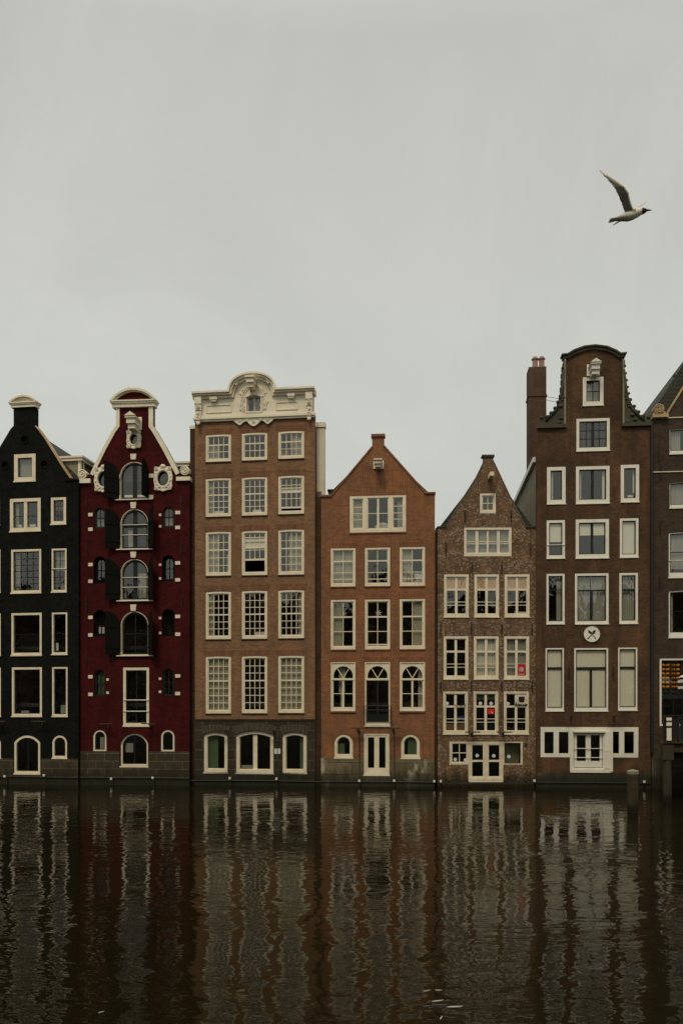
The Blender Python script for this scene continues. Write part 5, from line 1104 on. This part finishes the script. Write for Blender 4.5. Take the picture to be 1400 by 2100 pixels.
# ================================================================== water, quay, ground, opposite bank
k = NT('canal_water'); c = k.new('ShaderNodeTexCoord').outputs['Object']
n1 = k.noise(k.scale(c, .8, 1.05, 1), 1.6, 2, .42, .5); n2 = k.noise(k.scale(c, .35, 1.1, 1), 6.0, 2.5, .55, .3); n3 = k.noise(c, .22, 2, .5)
amp = k.maprange(n3, .35, .65, .4, 1.35)
hgt = k.math('MULTIPLY', k.math('ADD', k.math('MULTIPLY', n1, 1.0), k.math('MULTIPLY', n2, .24)), amp)
bp = k.new('ShaderNodeBump'); k.put(bp.inputs['Height'], hgt); bp.inputs['Strength'].default_value = 1.0; bp.inputs['Distance'].default_value = .0215
bs = k.bsdf((.0075, .0062, .0022), .006, bp.outputs[0], spec=.31); bs.inputs['IOR'].default_value = 1.333; bs.inputs['Specular Tint'].default_value = (1, .92, .76, 1)
M['water'] = k.m
bm = bmesh.new(); box(bm, -90, 90, 3.2, 60, -.9, 0); o = link('canal_water', bm, M['water']); tag(o, kind='structure')
k = NT('paving'); c = k.coord(); k.bsdf(k.mix(k.noise(c, .8, 6, .7), (.09, .085, .075), (.16, .15, .13)), .95); M['paving'] = k.m
bm = bmesh.new(); box(bm, -95, 95, -40, 3.19, -1.2, 2.1); link('quay', bm, M['paving'])['kind'] = 'structure'
bm = bmesh.new(); box(bm, -400, 400, -400, 400, -2.2, -1.25); link('ground', bm, M['paving'])['kind'] = 'structure'
bm = bmesh.new(); box(bm, -95, 95, 58, 400, -1.2, .8); link('far_ground', bm, M['paving'])['kind'] = 'structure'
# row of houses on the near bank, mirrored in the panes across the water
cols_ = ['b7', 'b6', 'b3d', 'b1', 'b6', 'b7', 'b3d']; wsrc = None
x = -88.0; i = 0
while x < 62:
    wd = random.choice((6.2, 7.0, 7.8, 8.6)); ht = random.uniform(13.5, 16.5); ty = i % 3
    rt = empty('bank_house', (x+wd/2, -20, 2.1), math.pi)
    tag(rt, 'dark brick house on the near bank opposite the row', 'house', 'houses on the near bank')
    a = wd/2-.03; top = [(a, ht), (.8, ht+3.2), (.8, ht+4.1), (-.8, ht+4.1), (-.8, ht+3.2), (-a, ht)] if ty == 0 else ([(a, ht+1.6), (-a, ht+1.6)] if ty == 1 else [(a, ht), (a*.5, ht+.6), (a*.45, ht+3.6), (-a*.45, ht+3.6), (-a*.5, ht+.6), (-a, ht)])
    bm = bmesh.new(); plate(bm, [(-a, 0), (a, 0)]+top, [], 0, .4); link('wall', bm, M[cols_[i % 7]], rt)
    bm = bmesh.new(); box(bm, -a+.02, a-.02, .41, 12, 0, ht); link('house_body', bm, M[cols_[i % 7]], rt)
    bm = bmesh.new(); plate(bm, [(-a, ht+.01), (a, ht+.01), (0, ht+2.8)], [], .42, 12); link('roof', bm, M['roof'], rt)
    for r in range(4):
        for q in (-1, 0, 1):
            if wsrc is None:
                bm = bmesh.new(); ring(bm, arch(-.6, .6, 0, 2, 0), arch(-.5, .5, .1, 1.9, 0), -.03, .02 - .021); wsrc = link('window', bm, M['white'], rt); wo = wsrc
                bm = bmesh.new(); box(bm, -.5, .5, -.012, -.003, .1, 1.9); ps = link('pane', bm, M['darkgreen'], wo); po = ps
            else:
                wo = wsrc.copy(); COL.objects.link(wo); wo.parent = rt; po = ps.copy(); COL.objects.link(po); po.parent = wo
            wo.location = (q*wd*.31, 0, 1.2+r*3.3)
    x += wd; i += 1

# ================================================================== sky, sun, camera
wld = bpy.data.worlds.new('World'); scene.world = wld; wld.use_nodes = True
t = wld.node_tree; t.nodes.clear(); N = t.nodes.new; out = N('ShaderNodeOutputWorld'); bg = N('ShaderNodeBackground'); sky = N('ShaderNodeTexSky')
SUN_EL, SUN_AZ = math.radians(54), math.radians(200)
sky.sky_type = 'NISHITA'; sky.sun_disc = False; sky.sun_elevation = SUN_EL; sky.sun_rotation = SUN_AZ
tc = N('ShaderNodeTexCoord'); sep = N('ShaderNodeSeparateXYZ'); t.links.new(tc.outputs['Generated'], sep.inputs[0])
cr = N('ShaderNodeValToRGB'); t.links.new(sep.outputs[2], cr.inputs[0]); E = cr.color_ramp.elements
SKY = [(.0, (5.9, 6.0, 5.6)), (.30, (5.95, 6.05, 5.65)), (.46, (5.6, 5.68, 5.27)), (.62, (5.25, 5.3, 4.9)), (.8, (8.6, 8.4, 7.5)), (1.0, (13.4, 12.9, 11.3))]
while len(E) < len(SKY): E.new(.5)
for e, (p, c_) in zip(E, SKY): e.position = p; e.color = (*c_, 1)
ns = N('ShaderNodeTexNoise'); t.links.new(tc.outputs['Generated'], ns.inputs['Vector']); ns.inputs['Scale'].default_value = 2.3; ns.inputs['Detail'].default_value = 7; ns.inputs['Roughness'].default_value = .6; ns.inputs['Distortion'].default_value = .6
mr = N('ShaderNodeMapRange'); t.links.new(ns.outputs['Fac'], mr.inputs[0]); mr.inputs[1].default_value = .3; mr.inputs[2].default_value = .7; mr.inputs[3].default_value = .905; mr.inputs[4].default_value = 1.095
mul = N('ShaderNodeVectorMath'); mul.operation = 'SCALE'; t.links.new(cr.outputs[0], mul.inputs[0]); t.links.new(mr.outputs[0], mul.inputs[3])
mx = N('ShaderNodeMix'); mx.data_type = 'RGBA'; mx.inputs[0].default_value = .985; t.links.new(sky.outputs[0], mx.inputs[6]); t.links.new(mul.outputs[0], mx.inputs[7])
t.links.new(mx.outputs[2], bg.inputs[0]); bg.inputs[1].default_value = .1; t.links.new(bg.outputs[0], out.inputs[0])
sl = bpy.data.lights.new('sun', 'SUN'); sl.energy = 1.5; sl.angle = math.radians(16); sl.color = (1, .87, .66); so = bpy.data.objects.new('sun', sl); COL.objects.link(so)
d = Vector((math.sin(SUN_AZ)*math.cos(SUN_EL), math.cos(SUN_AZ)*math.cos(SUN_EL), math.sin(SUN_EL))); so.rotation_euler = (-d).to_track_quat('-Z', 'Y').to_euler(); so.location = d*100

cam = bpy.data.cameras.new('camera'); co = bpy.data.objects.new('camera', cam); COL.objects.link(co); scene.camera = co
co.location = (0, 0, CAMH); co.rotation_euler = (math.radians(90), 0, 0)
cam.sensor_fit = 'VERTICAL'; cam.sensor_height = 36; cam.lens = FPX/2100*36; cam.shift_y = (HY-1050)/2100; cam.clip_end = 2000
scene.view_settings.view_transform = 'Standard'; scene.view_settings.look = 'None'; scene.view_settings.exposure = 0; scene.view_settings.gamma = 1
scene.render.film_transparent = False
scene.cycles.use_denoising = True; scene.cycles.sample_clamp_indirect = 1.0; scene.cycles.sample_clamp_direct = 4.0; scene.cycles.max_bounces = 8; scene.cycles.transparent_max_bounces = 12; scene.cycles.caustics_reflective = False; scene.cycles.caustics_refractive = False
